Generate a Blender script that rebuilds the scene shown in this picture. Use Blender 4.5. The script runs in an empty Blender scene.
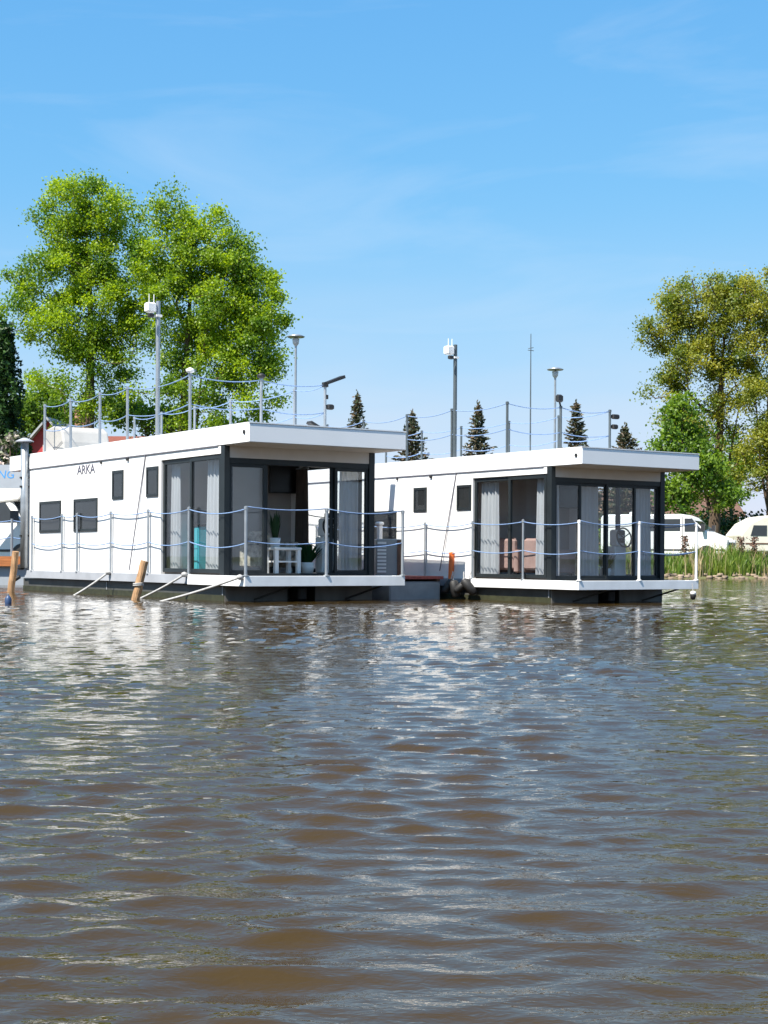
import bpy, math, random
import numpy as np
from mathutils import Vector, Matrix
random.seed(7); RNG = np.random.default_rng(11)
S = bpy.context.scene
COL = S.collection
PI = math.pi

# ------------------------------------------------------------------ materials
def mat(name, col, rough=.5, metal=0., var=0., vscale=4., bump=0., bscale=20., spec=.5, stretch=None, dark=None):
    m = bpy.data.materials.new(name); m.use_nodes = True
    nt = m.node_tree; b = nt.nodes['Principled BSDF']
    b.inputs['Base Color'].default_value = (*col, 1); b.inputs['Roughness'].default_value = rough
    b.inputs['Metallic'].default_value = metal; b.inputs['Specular IOR Level'].default_value = spec
    if var or bump:
        tc = nt.nodes.new('ShaderNodeTexCoord'); src = tc.outputs['Object']
        if stretch:
            mp = nt.nodes.new('ShaderNodeMapping'); mp.inputs['Scale'].default_value = stretch
            nt.links.new(src, mp.inputs['Vector']); src = mp.outputs['Vector']
    if var:
        n = nt.nodes.new('ShaderNodeTexNoise'); n.inputs['Scale'].default_value = vscale; n.inputs['Detail'].default_value = 6
        nt.links.new(src, n.inputs['Vector'])
        mx = nt.nodes.new('ShaderNodeMix'); mx.data_type = 'RGBA'
        d = dark or tuple(c * (1 - var) for c in col)
        mx.inputs['A'].default_value = (*d, 1); mx.inputs['B'].default_value = (*[min(1, c * (1 + var * .35)) for c in col], 1)
        rp = nt.nodes.new('ShaderNodeMapRange'); rp.inputs['From Min'].default_value = .32; rp.inputs['From Max'].default_value = .66
        nt.links.new(n.outputs['Fac'], rp.inputs['Value']); nt.links.new(rp.outputs['Result'], mx.inputs['Factor'])
        nt.links.new(mx.outputs['Result'], b.inputs['Base Color'])
    if bump:
        n2 = nt.nodes.new('ShaderNodeTexNoise'); n2.inputs['Scale'].default_value = bscale; n2.inputs['Detail'].default_value = 5
        nt.links.new(src, n2.inputs['Vector'])
        bp = nt.nodes.new('ShaderNodeBump'); bp.inputs['Strength'].default_value = bump; bp.inputs['Distance'].default_value = .02
        nt.links.new(n2.outputs['Fac'], bp.inputs['Height']); nt.links.new(bp.outputs['Normal'], b.inputs['Normal'])
    return m

def glass_mat(name, tint=(.92, .94, .95), rough=.0, refl=.045):
    m = bpy.data.materials.new(name); m.use_nodes = True; nt = m.node_tree; nt.nodes.clear()
    o = nt.nodes.new('ShaderNodeOutputMaterial'); mx = nt.nodes.new('ShaderNodeMixShader')
    lw = nt.nodes.new('ShaderNodeLayerWeight'); lw.inputs['Blend'].default_value = .5
    pw = nt.nodes.new('ShaderNodeMath'); pw.operation = 'POWER'; pw.inputs[1].default_value = 4.5
    f = nt.nodes.new('ShaderNodeMath'); f.operation = 'MULTIPLY_ADD'; f.inputs[1].default_value = .6; f.inputs[2].default_value = refl
    nt.links.new(lw.outputs['Facing'], pw.inputs[0]); nt.links.new(pw.outputs[0], f.inputs[0])
    t = nt.nodes.new('ShaderNodeBsdfTransparent'); t.inputs['Color'].default_value = (*tint, 1)
    g = nt.nodes.new('ShaderNodeBsdfGlossy'); g.inputs['Roughness'].default_value = rough
    nt.links.new(f.outputs[0], mx.inputs[0]); nt.links.new(t.outputs[0], mx.inputs[1]); nt.links.new(g.outputs[0], mx.inputs[2])
    nt.links.new(mx.outputs[0], o.inputs['Surface'])
    return m

def leaf_mat(name, c1, c2, trans=.45, tcol=None, scale=.5):
    """c1/c2: two leaf greens mixed by clump noise and by the leaf's own tone attribute."""
    m = bpy.data.materials.new(name); m.use_nodes = True; nt = m.node_tree; nt.nodes.clear()
    o = nt.nodes.new('ShaderNodeOutputMaterial')
    tc = nt.nodes.new('ShaderNodeTexCoord'); n = nt.nodes.new('ShaderNodeTexNoise')
    n.inputs['Scale'].default_value = scale; n.inputs['Detail'].default_value = 3
    nt.links.new(tc.outputs['Object'], n.inputs['Vector'])
    at = nt.nodes.new('ShaderNodeAttribute'); at.attribute_name = 'tone'
    ad = nt.nodes.new('ShaderNodeMath'); ad.operation = 'ADD'
    nt.links.new(n.outputs['Fac'], ad.inputs[0]); nt.links.new(at.outputs['Fac'], ad.inputs[1])
    rp = nt.nodes.new('ShaderNodeMapRange'); rp.inputs['From Min'].default_value = .5; rp.inputs['From Max'].default_value = 1.05
    nt.links.new(ad.outputs[0], rp.inputs['Value'])
    mx = nt.nodes.new('ShaderNodeMix'); mx.data_type = 'RGBA'
    mx.inputs['A'].default_value = (*c1, 1); mx.inputs['B'].default_value = (*c2, 1)
    nt.links.new(rp.outputs['Result'], mx.inputs['Factor'])
    d = nt.nodes.new('ShaderNodeBsdfDiffuse'); nt.links.new(mx.outputs['Result'], d.inputs['Color'])
    t = nt.nodes.new('ShaderNodeBsdfTranslucent')
    mu = nt.nodes.new('ShaderNodeMix'); mu.data_type = 'RGBA'; mu.blend_type = 'MULTIPLY'; mu.inputs['Factor'].default_value = 1
    tcol = tcol or (1.6, 1.5, .7)
    nt.links.new(mx.outputs['Result'], mu.inputs['A']); mu.inputs['B'].default_value = (*tcol, 1)
    nt.links.new(mu.outputs['Result'], t.inputs['Color'])
    ms = nt.nodes.new('ShaderNodeMixShader'); ms.inputs[0].default_value = trans
    nt.links.new(d.outputs[0], ms.inputs[1]); nt.links.new(t.outputs[0], ms.inputs[2])
    g = nt.nodes.new('ShaderNodeBsdfGlossy'); g.inputs['Roughness'].default_value = .5
    mg = nt.nodes.new('ShaderNodeMixShader'); mg.inputs[0].default_value = .03
    nt.links.new(ms.outputs[0], mg.inputs[1]); nt.links.new(g.outputs[0], mg.inputs[2])
    nt.links.new(mg.outputs[0], o.inputs['Surface'])
    return m

M = dict(
    white=mat('white_panel', (.85, .85, .85), .38, var=.07, vscale=1.8, stretch=(1, 1, .35)),
    fascia=mat('white_fascia', (.84, .85, .86), .35, var=.03, vscale=1.),
    deckwhite=mat('white_deck_edge', (.8, .82, .84), .4, var=.09, vscale=3.),
    deckgrey=mat('grey_deck_edge', (.36, .38, .42), .5, var=.15, vscale=2.),
    decking=mat('deck_boards', (.25, .23, .21), .7, var=.2, vscale=6, stretch=(1, 12, 1)),
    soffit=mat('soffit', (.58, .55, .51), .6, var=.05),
    header=mat('header_panel', (.62, .61, .6), .5, var=.05),
    frame=mat('anthracite_frame', (.018, .023, .026), .4, var=.2, spec=.3),
    seam=mat('panel_seam', (.16, .16, .19), .6),
    hull=mat('hull_steel', (.065, .068, .064), .55, var=.4, vscale=2.5, bump=.15, bscale=8),
    hullfront=mat('hull_front', (.15, .148, .14), .55, var=.4, vscale=3, stretch=(1, 1, .3)),
    algae=mat('waterline_algae', (.035, .038, .018), .6, var=.5, vscale=6),
    black=mat('black_rubber', (.015, .015, .016), .6),
    steel=mat('galvanised_post', (.36, .39, .42), .38, metal=.55, var=.15, vscale=6),
    darksteel=mat('dark_post', (.09, .11, .12), .45, metal=.3, var=.15),
    rope=mat('blue_white_rope', (.19, .3, .52), .85, var=.25, vscale=30),
    whiterope=mat('pale_rope', (.4, .4, .4), .85, var=.25, vscale=25),
    whiteplastic=mat('white_plastic', (.8, .8, .79), .4, var=.05),
    curtain=leaf_mat('curtain_cloth', (.74, .75, .78), (.82, .83, .85), .45, (1, 1, 1), 2.),
    browncurtain=mat('brown_curtain', (.08, .065, .055), .9, var=.2),
    inwall=mat('room_wall', (.42, .39, .37), .7, var=.04),
    infloor=mat('room_floor', (.2, .17, .15), .45, var=.3, vscale=3, stretch=(1, 8, 1)),
    blind=mat('grey_blind', (.095, .095, .105), .6, var=.15, vscale=14, stretch=(.1, .1, 6)),
    screen=mat('tv_screen', (.006, .006, .007), .25),
    teal=mat('turquoise_cloth', (.05, .42, .5), .7, var=.15),
    pink=mat('dusty_pink_cloth', (.42, .27, .24), .85, var=.15, vscale=6, bump=.2),
    pattern=mat('patterned_cloth', (.5, .44, .36), .85, var=.75, vscale=11),
    pot=mat('white_pot', (.78, .78, .76), .4),
    wood=mat('pale_wood_pile', (.42, .25, .13), .8, var=.45, vscale=5, stretch=(4, 4, .6), bump=.4, bscale=25),
    orange=mat('orange_wood', (.45, .16, .05), .75, var=.35, vscale=4, stretch=(.5, 6, 6)),
    redplank=mat('red_deck', (.33, .07, .06), .7, var=.35, vscale=4, stretch=(8, .5, 1)),
    orangeplastic=mat('orange_plastic', (.72, .15, .03), .45, var=.15),
    pontoon=mat('grey_pontoon', (.3, .31, .33), .6, var=.25, vscale=3),
    bluebuoy=mat('blue_buoy', (.03, .06, .14), .45),
    bark=mat('bark', (.11, .075, .05), .95, var=.5, vscale=3, stretch=(3, 3, .5), bump=.6, bscale=12),
    paint=mat('white_vehicle_paint', (.8, .8, .79), .25, var=.05, vscale=2),
    cream=mat('cream_caravan', (.74, .7, .6), .35, var=.06, vscale=2),
    vglass=mat('vehicle_glass', (.03, .038, .045), .06, var=.1),
    tyre=mat('tyre', (.02, .02, .02), .85),
    rim=mat('grey_rim', (.35, .35, .36), .4, metal=.6),
    grille=mat('dark_grille', (.025, .025, .03), .5),
    lampglass=mat('lamp_lens', (.6, .62, .64), .15),
    redroof=mat('brick_red_roof', (.2, .06, .04), .85, var=.35, vscale=5, stretch=(6, 1, 6), bump=.4),
    redwall=mat('red_painted_wall', (.42, .04, .045), .7, var=.2),
    pinkwall=mat('terracotta_wall', (.5, .27, .18), .85, var=.25, vscale=2),
    darkwin=mat('dark_opening', (.03, .03, .035), .3),
    tarp=mat('grey_tarpaulin', (.4, .39, .37), .7, var=.12, vscale=2, bump=.3, bscale=4),
    sign=mat('sign_white', (.36, .4, .45), .5, var=.06),
    blueink=mat('sign_blue', (.06, .3, .7), .5),
    letter=mat('dark_lettering', (.09, .09, .13), .5),
    red=mat('red_cloth', (.55, .03, .03), .7),
    acgrey=mat('ac_grey', (.3, .31, .31), .5, var=.1),
    brown=mat('brown_board', (.14, .075, .05), .8, var=.3),
    rock=mat('shore_rock', (.27, .21, .15), .9, var=.5, vscale=2, bump=.6, bscale=6),
    glass=glass_mat('clear_glass'),
    tglass=glass_mat('window_glass', (.7, .72, .72)),
    poplar=leaf_mat('poplar_leaf', (.085, .18, .016), (.31, .44, .02), .5, (1.9, 1.7, .7)),
    willow=leaf_mat('olive_leaf', (.11, .17, .02), (.3, .31, .035), .45, (1.8, 1.6, .7)),
    lime=leaf_mat('bright_green_leaf', (.07, .15, .016), (.2, .31, .035), .48, (1.8, 1.7, .7)),
    thuja=leaf_mat('thuja_leaf', (.012, .04, .01), (.04, .1, .018), .2),
    spruce=leaf_mat('spruce_needle', (.05, .075, .04), (.16, .11, .07), .2, (1, 1, .8), 1.),
    bloom=leaf_mat('pale_blossom', (.08, .13, .04), (.75, .62, .58), .3, (1, 1, 1), 1.5),
    grass=leaf_mat('bank_grass', (.085, .17, .02), (.26, .33, .06), .4, None, .6),
    reed=leaf_mat('dry_reed', (.3, .24, .12), (.48, .4, .24), .3, (1, 1, .8), .6),
    plant=leaf_mat('house_plant', (.01, .05, .015), (.03, .12, .03), .2, None, 3.),
)

# ------------------------------------------------------------------ mesh helpers
class MB:
    def __init__(s): s.v = []; s.f = []
    def add(s, vs, fs):
        o = len(s.v); s.v += [tuple(p) for p in vs]; s.f += [tuple(i + o for i in f) for f in fs]; return s
    def box(s, x0, x1, y0, y1, z0, z1, c=0):
        """axis box, c = chamfer on the vertical edges and the top rim"""
        if c <= 0:
            v = [(x, y, z) for z in (z0, z1) for x, y in ((x0, y0), (x1, y0), (x1, y1), (x0, y1))]
            return s.add(v, [(3, 2, 1, 0), (4, 5, 6, 7), (0, 1, 5, 4), (1, 2, 6, 5), (2, 3, 7, 6), (3, 0, 4, 7)])
        def ring(i, z, k):
            a, b, d, e = x0 + i, x1 - i, y0 + i, y1 - i
            return [(a + k, d, z), (b - k, d, z), (b, d + k, z), (b, e - k, z), (b - k, e, z), (a + k, e, z), (a, e - k, z), (a, d + k, z)]
        v = ring(c, z0, c) + ring(0, z0 + c, c) + ring(0, z1 - c, c) + ring(c, z1, c)
        f = [tuple(range(7, -1, -1)), tuple(range(24, 32))]
        for r in range(3):
            for i in range(8): f.append((r * 8 + i, r * 8 + (i + 1) % 8, (r + 1) * 8 + (i + 1) % 8, (r + 1) * 8 + i))
        return s.add(v, f)
    def tube(s, pts, r, n=8, cap=True):
        pts = [Vector(p) for p in pts]; R = r if isinstance(r, (list, tuple)) else [r] * len(pts)
        o = len(s.v); up = Vector((0, 0, 1)); prev = None
        for i, p in enumerate(pts):
            d = (pts[min(i + 1, len(pts) - 1)] - pts[max(i - 1, 0)]).normalized()
            if prev is None:
                a = d.cross(up if abs(d.z) < .95 else Vector((1, 0, 0))).normalized()
            else:
                a = (prev - d * prev.dot(d)).normalized()
            prev = a; b = d.cross(a)
            for k in range(n):
                t = 2 * PI * k / n; s.v.append(tuple(p + (a * math.cos(t) + b * math.sin(t)) * R[i]))
        for i in range(len(pts) - 1):
            for k in range(n):
                s.f.append((o + i * n + k, o + i * n + (k + 1) % n, o + (i + 1) * n + (k + 1) % n, o + (i + 1) * n + k))
        if cap:
            s.f.append(tuple(o + k for k in range(n - 1, -1, -1))); s.f.append(tuple(o + (len(pts) - 1) * n + k for k in range(n)))
        return s
    def prism(s, prof, axis_fn, t0, t1):
        """closed 2D profile swept between t0 and t1; axis_fn(a, b, t) -> xyz"""
        n = len(prof); v = [axis_fn(a, b, t0) for a, b in prof] + [axis_fn(a, b, t1) for a, b in prof]
        f = [tuple(range(n - 1, -1, -1)), tuple(range(n, 2 * n))] + [(i, (i + 1) % n, n + (i + 1) % n, n + i) for i in range(n)]
        return s.add(v, f)
    def lathe(s, prof, c=(0, 0, 0), n=20):
        o = len(s.v)
        for r, z in prof:
            for k in range(n): s.v.append((c[0] + r * math.cos(2 * PI * k / n), c[1] + r * math.sin(2 * PI * k / n), c[2] + z))
        for i in range(len(prof) - 1):
            for k in range(n): s.f.append((o + i * n + k, o + i * n + (k + 1) % n, o + (i + 1) * n + (k + 1) % n, o + (i + 1) * n + k))
        return s
    def build(s, name, m, parent=None, smooth=False, bevel=0):
        me = bpy.data.meshes.new(name); me.from_pydata(s.v, [], s.f); me.validate(); me.update()
        me.materials.append(m if not isinstance(m, str) else M[m])
        if smooth: me.polygons.foreach_set('use_smooth', [True] * len(me.polygons))
        o = bpy.data.objects.new(name, me); COL.objects.link(o)
        if parent: o.parent = parent
        if bevel:
            b = o.modifiers.new('bevel', 'BEVEL'); b.width = bevel; b.segments = 2; b.limit_method = 'ANGLE'
        return o

def np_mesh(name, V, F, m, parent=None, tone=None, smooth=False):
    """V (n,3), F (k,3|4) numpy"""
    me = bpy.data.meshes.new(name); n = len(V); k, w = F.shape
    me.vertices.add(n); me.vertices.foreach_set('co', np.ascontiguousarray(V, dtype=np.float32).ravel())
    me.loops.add(k * w); me.loops.foreach_set('vertex_index', np.ascontiguousarray(F, dtype=np.int32).ravel())
    me.polygons.add(k); me.polygons.foreach_set('loop_start', np.arange(0, k * w, w, dtype=np.int32))
    if smooth: me.polygons.foreach_set('use_smooth', np.ones(k, dtype=bool))
    if tone is not None:
        a = me.attributes.new('tone', 'FLOAT', 'FACE'); a.data.foreach_set('value', np.asarray(tone, dtype=np.float32))
    me.update(calc_edges=True); me.validate()
    me.materials.append(M[m] if isinstance(m, str) else m)
    o = bpy.data.objects.new(name, me); COL.objects.link(o)
    if parent: o.parent = parent
    return o

def leaves(P, ln, wd, rng=RNG, droop=0., dirs=None):
    """one rhombic leaf per point"""
    n = len(P); a = rng.normal(size=(n, 3)) if dirs is None else dirs + rng.normal(size=(n, 3)) * .35
    a[:, 2] -= droop; a /= np.linalg.norm(a, axis=1)[:, None]
    r = rng.normal(size=(n, 3)); b = np.cross(a, r); b /= np.linalg.norm(b, axis=1)[:, None]
    L = (ln * rng.uniform(.6, 1.35, n))[:, None]; W = (wd * rng.uniform(.6, 1.35, n))[:, None]
    V = np.stack([P - a * L * .5, P + b * W * .5, P + a * L * .5, P - b * W * .5], 1).reshape(-1, 3)
    return V, np.arange(4 * n).reshape(n, 4)

def tag(o, label=None, cat=None, group=None, kind=None):
    if label: o['label'] = label
    if cat: o['category'] = cat
    if group: o['group'] = group
    if kind: o['kind'] = kind
    return o
def empty(name, loc=(0, 0, 0), rz=0, sc=1., label=None, cat=None, group=None):
    o = bpy.data.objects.new(name, None); COL.objects.link(o); o.location = loc; o.rotation_euler = (0, 0, rz); o.scale = (sc, sc, sc)
    o.empty_display_size = .2
    return tag(o, label, cat, group)
def sag(a, b, d, n=10):
    a, b = Vector(a), Vector(b)
    return [a.lerp(b, i / n) - Vector((0, 0, 4 * d * (i / n) * (1 - i / n))) for i in range(n + 1)]
def text_mesh(name, body, size, m, parent=None, sx=1.0, ext=.004):
    cu = bpy.data.curves.new('lettering', 'FONT'); cu.body = body; cu.size = size; cu.extrude = ext; cu.resolution_u = 3
    t = bpy.data.objects.new('lettering_tmp', cu); COL.objects.link(t)
    dg = bpy.context.evaluated_depsgraph_get(); me = bpy.data.meshes.new_from_object(t.evaluated_get(dg))
    bpy.data.objects.remove(t); bpy.data.curves.remove(cu)
    me.name = name; me.materials.clear(); me.materials.append(M[m])
    o = bpy.data.objects.new(name, me); COL.objects.link(o)
    if parent: o.parent = parent
    return o, max(v.co.x for v in me.vertices), max(v.co.y for v in me.vertices)

# ------------------------------------------------------------------ camera, light, sky
F_PX, HOR, ROLL, CAMH = 1538., 558.8, .0060, .752
cam = bpy.data.cameras.new('camera'); co = bpy.data.objects.new('camera', cam); COL.objects.link(co); S.camera = co
cam.sensor_fit = 'VERTICAL'; cam.sensor_height = 36; cam.lens = F_PX * 36 / 1024
cam.shift_y = (HOR - 512) / 1024; cam.clip_start = .05; cam.clip_end = 3000
co.matrix_world = Matrix.Translation((0, 0, CAMH)) @ Matrix.Rotation(PI / 2, 4, 'X') @ Matrix.Rotation(ROLL, 4, 'Z')

SUN = Vector((-.40, -.42, .82)).normalized()
EL = math.asin(SUN.z); AZ = math.atan2(SUN.x, SUN.y)
W = bpy.data.worlds.new('World'); S.world = W; W.use_nodes = True
nt = W.node_tree; nt.nodes.clear()
out = nt.nodes.new('ShaderNodeOutputWorld'); bg = nt.nodes.new('ShaderNodeBackground'); bg.inputs['Strength'].default_value = .09
sky = nt.nodes.new('ShaderNodeTexSky'); sky.sky_type = 'NISHITA'; sky.sun_disc = False
sky.sun_elevation = EL; sky.sun_rotation = AZ; sky.air_density = 1.0; sky.dust_density = .2; sky.ozone_density = 3.0
hs = nt.nodes.new('ShaderNodeHueSaturation'); hs.inputs['Saturation'].default_value = 1.0; hs.inputs['Value'].default_value = 1.
tn = nt.nodes.new('ShaderNodeMix'); tn.data_type = 'RGBA'; tn.blend_type = 'MULTIPLY'; tn.inputs['Factor'].default_value = 1; tn.inputs['B'].default_value = (.58, .89, 1.0, 1)
nt.links.new(sky.outputs[0], tn.inputs['A']); nt.links.new(tn.outputs['Result'], hs.inputs['Color'])
# thin high cloud, a noise over the sky directions
tc = nt.nodes.new('ShaderNodeTexCoord'); mp = nt.nodes.new('ShaderNodeMapping'); mp.inputs['Scale'].default_value = (1.6, 1.6, 7); mp.inputs['Location'].default_value = (1.7, .4, 2.2); mp.inputs['Rotation'].default_value = (.15, .25, .3)
nt.links.new(tc.outputs['Generated'], mp.inputs['Vector'])
cn = nt.nodes.new('ShaderNodeTexNoise'); cn.inputs['Scale'].default_value = 2.2; cn.inputs['Detail'].default_value = 7; cn.inputs['Roughness'].default_value = .55; cn.inputs['Distortion'].default_value = .6
nt.links.new(mp.outputs[0], cn.inputs['Vector'])
cr = nt.nodes.new('ShaderNodeMapRange'); cr.inputs['From Min'].default_value = .5; cr.inputs['From Max'].default_value = .8; cr.inputs['To Max'].default_value = .24
nt.links.new(cn.outputs['Fac'], cr.inputs['Value'])
cm = nt.nodes.new('ShaderNodeMix'); cm.data_type = 'RGBA'; cm.inputs['B'].default_value = (4.4, 4.7, 5.1, 1)
# soften the glare towards the horizon: c -> a c / (1 + k c) on each channel of the sky
sp = nt.nodes.new('ShaderNodeSeparateColor'); cb = nt.nodes.new('ShaderNodeCombineColor'); nt.links.new(hs.outputs[0], sp.inputs[0])
for ch, a_, k_ in (('Red', .95, .02), ('Green', 1.8, .315), ('Blue', 3.75, .62)):
    n1 = nt.nodes.new('ShaderNodeMath'); n1.operation = 'MULTIPLY_ADD'; n1.inputs[1].default_value = k_; n1.inputs[2].default_value = 1
    n2 = nt.nodes.new('ShaderNodeMath'); n2.operation = 'MULTIPLY'; n2.inputs[1].default_value = a_
    n3 = nt.nodes.new('ShaderNodeMath'); n3.operation = 'DIVIDE'
    nt.links.new(sp.outputs[ch], n1.inputs[0]); nt.links.new(sp.outputs[ch], n2.inputs[0]); nt.links.new(n2.outputs[0], n3.inputs[0]); nt.links.new(n1.outputs[0], n3.inputs[1]); nt.links.new(n3.outputs[0], cb.inputs[ch])
nt.links.new(cr.outputs[0], cm.inputs['Factor']); nt.links.new(cb.outputs[0], cm.inputs['A'])
sx = nt.nodes.new('ShaderNodeSeparateXYZ'); nt.links.new(tc.outputs['Generated'], sx.inputs[0])
vr = nt.nodes.new('ShaderNodeMapRange'); vr.interpolation_type = 'SMOOTHSTEP'; vr.inputs['From Min'].default_value = .24; vr.inputs['From Max'].default_value = .0; vr.inputs['To Max'].default_value = 1.1
nt.links.new(sx.outputs['Z'], vr.inputs['Value'])
vn = nt.nodes.new('ShaderNodeTexNoise'); vn.inputs['Scale'].default_value = 3.2; vn.inputs['Detail'].default_value = 4; nt.links.new(mp.outputs[0], vn.inputs['Vector'])
vm = nt.nodes.new('ShaderNodeMath'); vm.operation = 'MULTIPLY'; nt.links.new(vr.outputs[0], vm.inputs[0]); nt.links.new(vn.outputs['Fac'], vm.inputs[1])
vx = nt.nodes.new('ShaderNodeMix'); vx.data_type = 'RGBA'; vx.inputs['B'].default_value = (3.6, 3.9, 4.4, 1)
nt.links.new(vm.outputs[0], vx.inputs['Factor']); nt.links.new(cm.outputs['Result'], vx.inputs['A']); nt.links.new(vx.outputs['Result'], bg.inputs['Color']); nt.links.new(bg.outputs[0], out.inputs['Surface'])
sl = bpy.data.lights.new('sun', 'SUN'); so = bpy.data.objects.new('sun', sl); COL.objects.link(so)
sl.energy = 4.5; sl.angle = math.radians(.53); sl.color = (1, .93, .82)
so.rotation_euler = SUN.to_track_quat('Z', 'Y').to_euler(); so.location = SUN * 100
S.view_settings.view_transform = 'Standard'; S.view_settings.look = 'None'; S.view_settings.gamma = 1; S.view_settings.use_curve_mapping = False
S.view_settings.exposure = 1.2
S.render.engine = 'CYCLES'; S.cycles.max_bounces = 8; S.cycles.transparent_max_bounces = 24; S.cycles.caustics_reflective = False; S.cycles.caustics_refractive = False

# ------------------------------------------------------------------ water
def build_water():
    rows = [-6, -4, -2.5, -1.2, -.3, .4, .8]; z = 1.1
    while z < 80: rows.append(z); z += max(.014, .0052 * z)
    Y = np.array(rows); t = np.linspace(-1, 1, 441); s = np.sign(t) * np.abs(t) ** 1.35
    X = s[None, :] * (7 + .62 * np.maximum(Y, 0))[:, None]; YY = np.repeat(Y[:, None], len(t), 1)
    rng = np.random.default_rng(5)
    H = np.zeros_like(X); DX = np.zeros_like(X); DY = np.zeros_like(X)
    def lump(sc, seed):     # slow patchiness
        r = np.random.default_rng(seed); g = np.zeros_like(X)
        for _ in range(7):
            k = r.uniform(.5, 1.6) / sc; th = r.uniform(0, 2 * PI); g += np.sin(k * (X * math.cos(th) + YY * math.sin(th)) + r.uniform(0, 7))
        return g / 2.6
    p1, p2, p3 = lump(1.1, 1), lump(.5, 2), lump(3.5, 3)
    fade = np.clip(1 - (np.abs(s)[None, :] - .85) / .15, 0, 1) * np.clip((80 - YY) / 6, 0, 1) * np.clip((YY + 6) / 4, 0, 1)
    N = 120
    for i in range(N):
        lam = .08 * (1.3 / .08) ** rng.uniform(0, 1); k = 2 * PI / lam
        th = -PI / 2 + rng.normal(0, .38) + (.25 if lam > .8 else -.08)
        slope = .033 * (1.5 if lam < .28 else .8 if lam < .45 else .36 if lam < .85 else .2)
        a = slope / k; ph = rng.uniform(0, 2 * PI)
        q = k * (X * math.cos(th) + YY * math.sin(th)) + ph + 1.1 * p1 + .25 * p2 * (lam < .5)
        am = a * np.clip(1 + .35 * (p2 if lam < .5 else p3) + .22 * p3, .3, 1.8)
        am = am * np.clip(lam * 8 / np.maximum(YY * .1, .5), 0, 1)
        am = am * (.6 + .22 * np.clip((5.5 - YY) / 3, 0, 1)) * (1 - (.55 if lam > .3 else 0.) * np.clip((YY - 3) / 4, 0, 1)) * (.68 if lam > .3 else 1.1)
        H += am * np.cos(q); DX -= .8 * am * math.cos(th) * np.sin(q); DY -= .8 * am * math.sin(th) * np.sin(q)
    H *= fade; X2 = X + DX * fade; Y2 = YY + DY * fade
    nr, nc = X.shape; V = np.stack([X2, Y2, H], -1).reshape(-1, 3)
    idx = np.arange(nr * nc).reshape(nr, nc)
    Fq = np.stack([idx[:-1, :-1], idx[:-1, 1:], idx[1:, 1:], idx[1:, :-1]], -1).reshape(-1, 4)
    # flat sheet around the near field, sharing its border
    B = 420.; o = len(V); cx0, cx1 = X[0, 0], X[0, -1]; fx0, fx1 = X[-1, 0], X[-1, -1]
    ext = []
    left = idx[:, 0]; right = idx[:, -1]
    eV = [[-B, y, 0] for y in Y] + [[B, y, 0] for y in Y]
    lo = o + np.arange(nr); ro = o + nr + np.arange(nr)
    ext.append(np.stack([lo[:-1], left[:-1], left[1:], lo[1:]], -1)); ext.append(np.stack([right[:-1], ro[:-1], ro[1:], right[1:]], -1))
    V = np.vstack([V, np.array(eV)])
    c = len(V); V = np.vstack([V, [[-B, -B, 0], [B, -B, 0], [-B, B, 0], [B, B, 0]]])
    # front strip: fan as quads to keep w=4
    bot = idx[0]; top = idx[-1]
    fs = []
    fs.append([c, c + 1, ro[0], lo[0]]); fs.append([lo[-1], ro[-1], c + 3, c + 2])
    V[lo[0]] = [-B, Y[0], 0]
    Fq = np.vstack([Fq] + ext + [np.array(fs)])
    m = bpy.data.materials.new('murky_water'); m.use_nodes = True; n = m.node_tree; b = n.nodes['Principled BSDF']
    b.inputs['Roughness'].default_value = .015; b.inputs['IOR'].default_value = 1.333
    tcn = n.nodes.new('ShaderNodeTexCoord')
    nz = n.nodes.new('ShaderNodeTexNoise'); nz.inputs['Scale'].default_value = .35; nz.inputs['Detail'].default_value = 3
    n.links.new(tcn.outputs['Object'], nz.inputs['Vector'])
    mx = n.nodes.new('ShaderNodeMix'); mx.data_type = 'RGBA'; mx.inputs['A'].default_value = (.036, .0225, .006, 1); mx.inputs['B'].default_value = (.046, .029, .008, 1)
    n.links.new(nz.outputs['Fac'], mx.inputs['Factor']); n.links.new(mx.outputs['Result'], b.inputs['Base Color'])
    mpn = n.nodes.new('ShaderNodeMapping'); mpn.inputs['Scale'].default_value = (1, 1.8, 1); n.links.new(tcn.outputs['Object'], mpn.inputs['Vector'])
    n1 = n.nodes.new('ShaderNodeTexNoise'); n1.inputs['Scale'].default_value = 10; n1.inputs['Detail'].default_value = 3; n1.inputs['Roughness'].default_value = .45; n1.inputs['Distortion'].default_value = .5
    n.links.new(mpn.outputs[0], n1.inputs['Vector'])
    bp = n.nodes.new('ShaderNodeBump'); bp.inputs['Strength'].default_value = 1; bp.inputs['Distance'].default_value = .0045
    n.links.new(n1.outputs['Fac'], bp.inputs['Height'])
    n3 = n.nodes.new('ShaderNodeTexNoise'); n3.inputs['Scale'].default_value = 34; n3.inputs['Detail'].default_value = 1; n3.inputs['Distortion'].default_value = .8
    n.links.new(mpn.outputs[0], n3.inputs['Vector'])
    b3 = n.nodes.new('ShaderNodeBump'); b3.inputs['Strength'].default_value = 1; b3.inputs['Distance'].default_value = .0014
    n.links.new(n3.outputs['Fac'], b3.inputs['Height']); n.links.new(bp.outputs['Normal'], b3.inputs['Normal']); n.links.new(b3.outputs['Normal'], b.inputs['Normal'])
    w = np_mesh('water', V, Fq, m, smooth=True); tag(w, kind='structure')
build_water()

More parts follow.
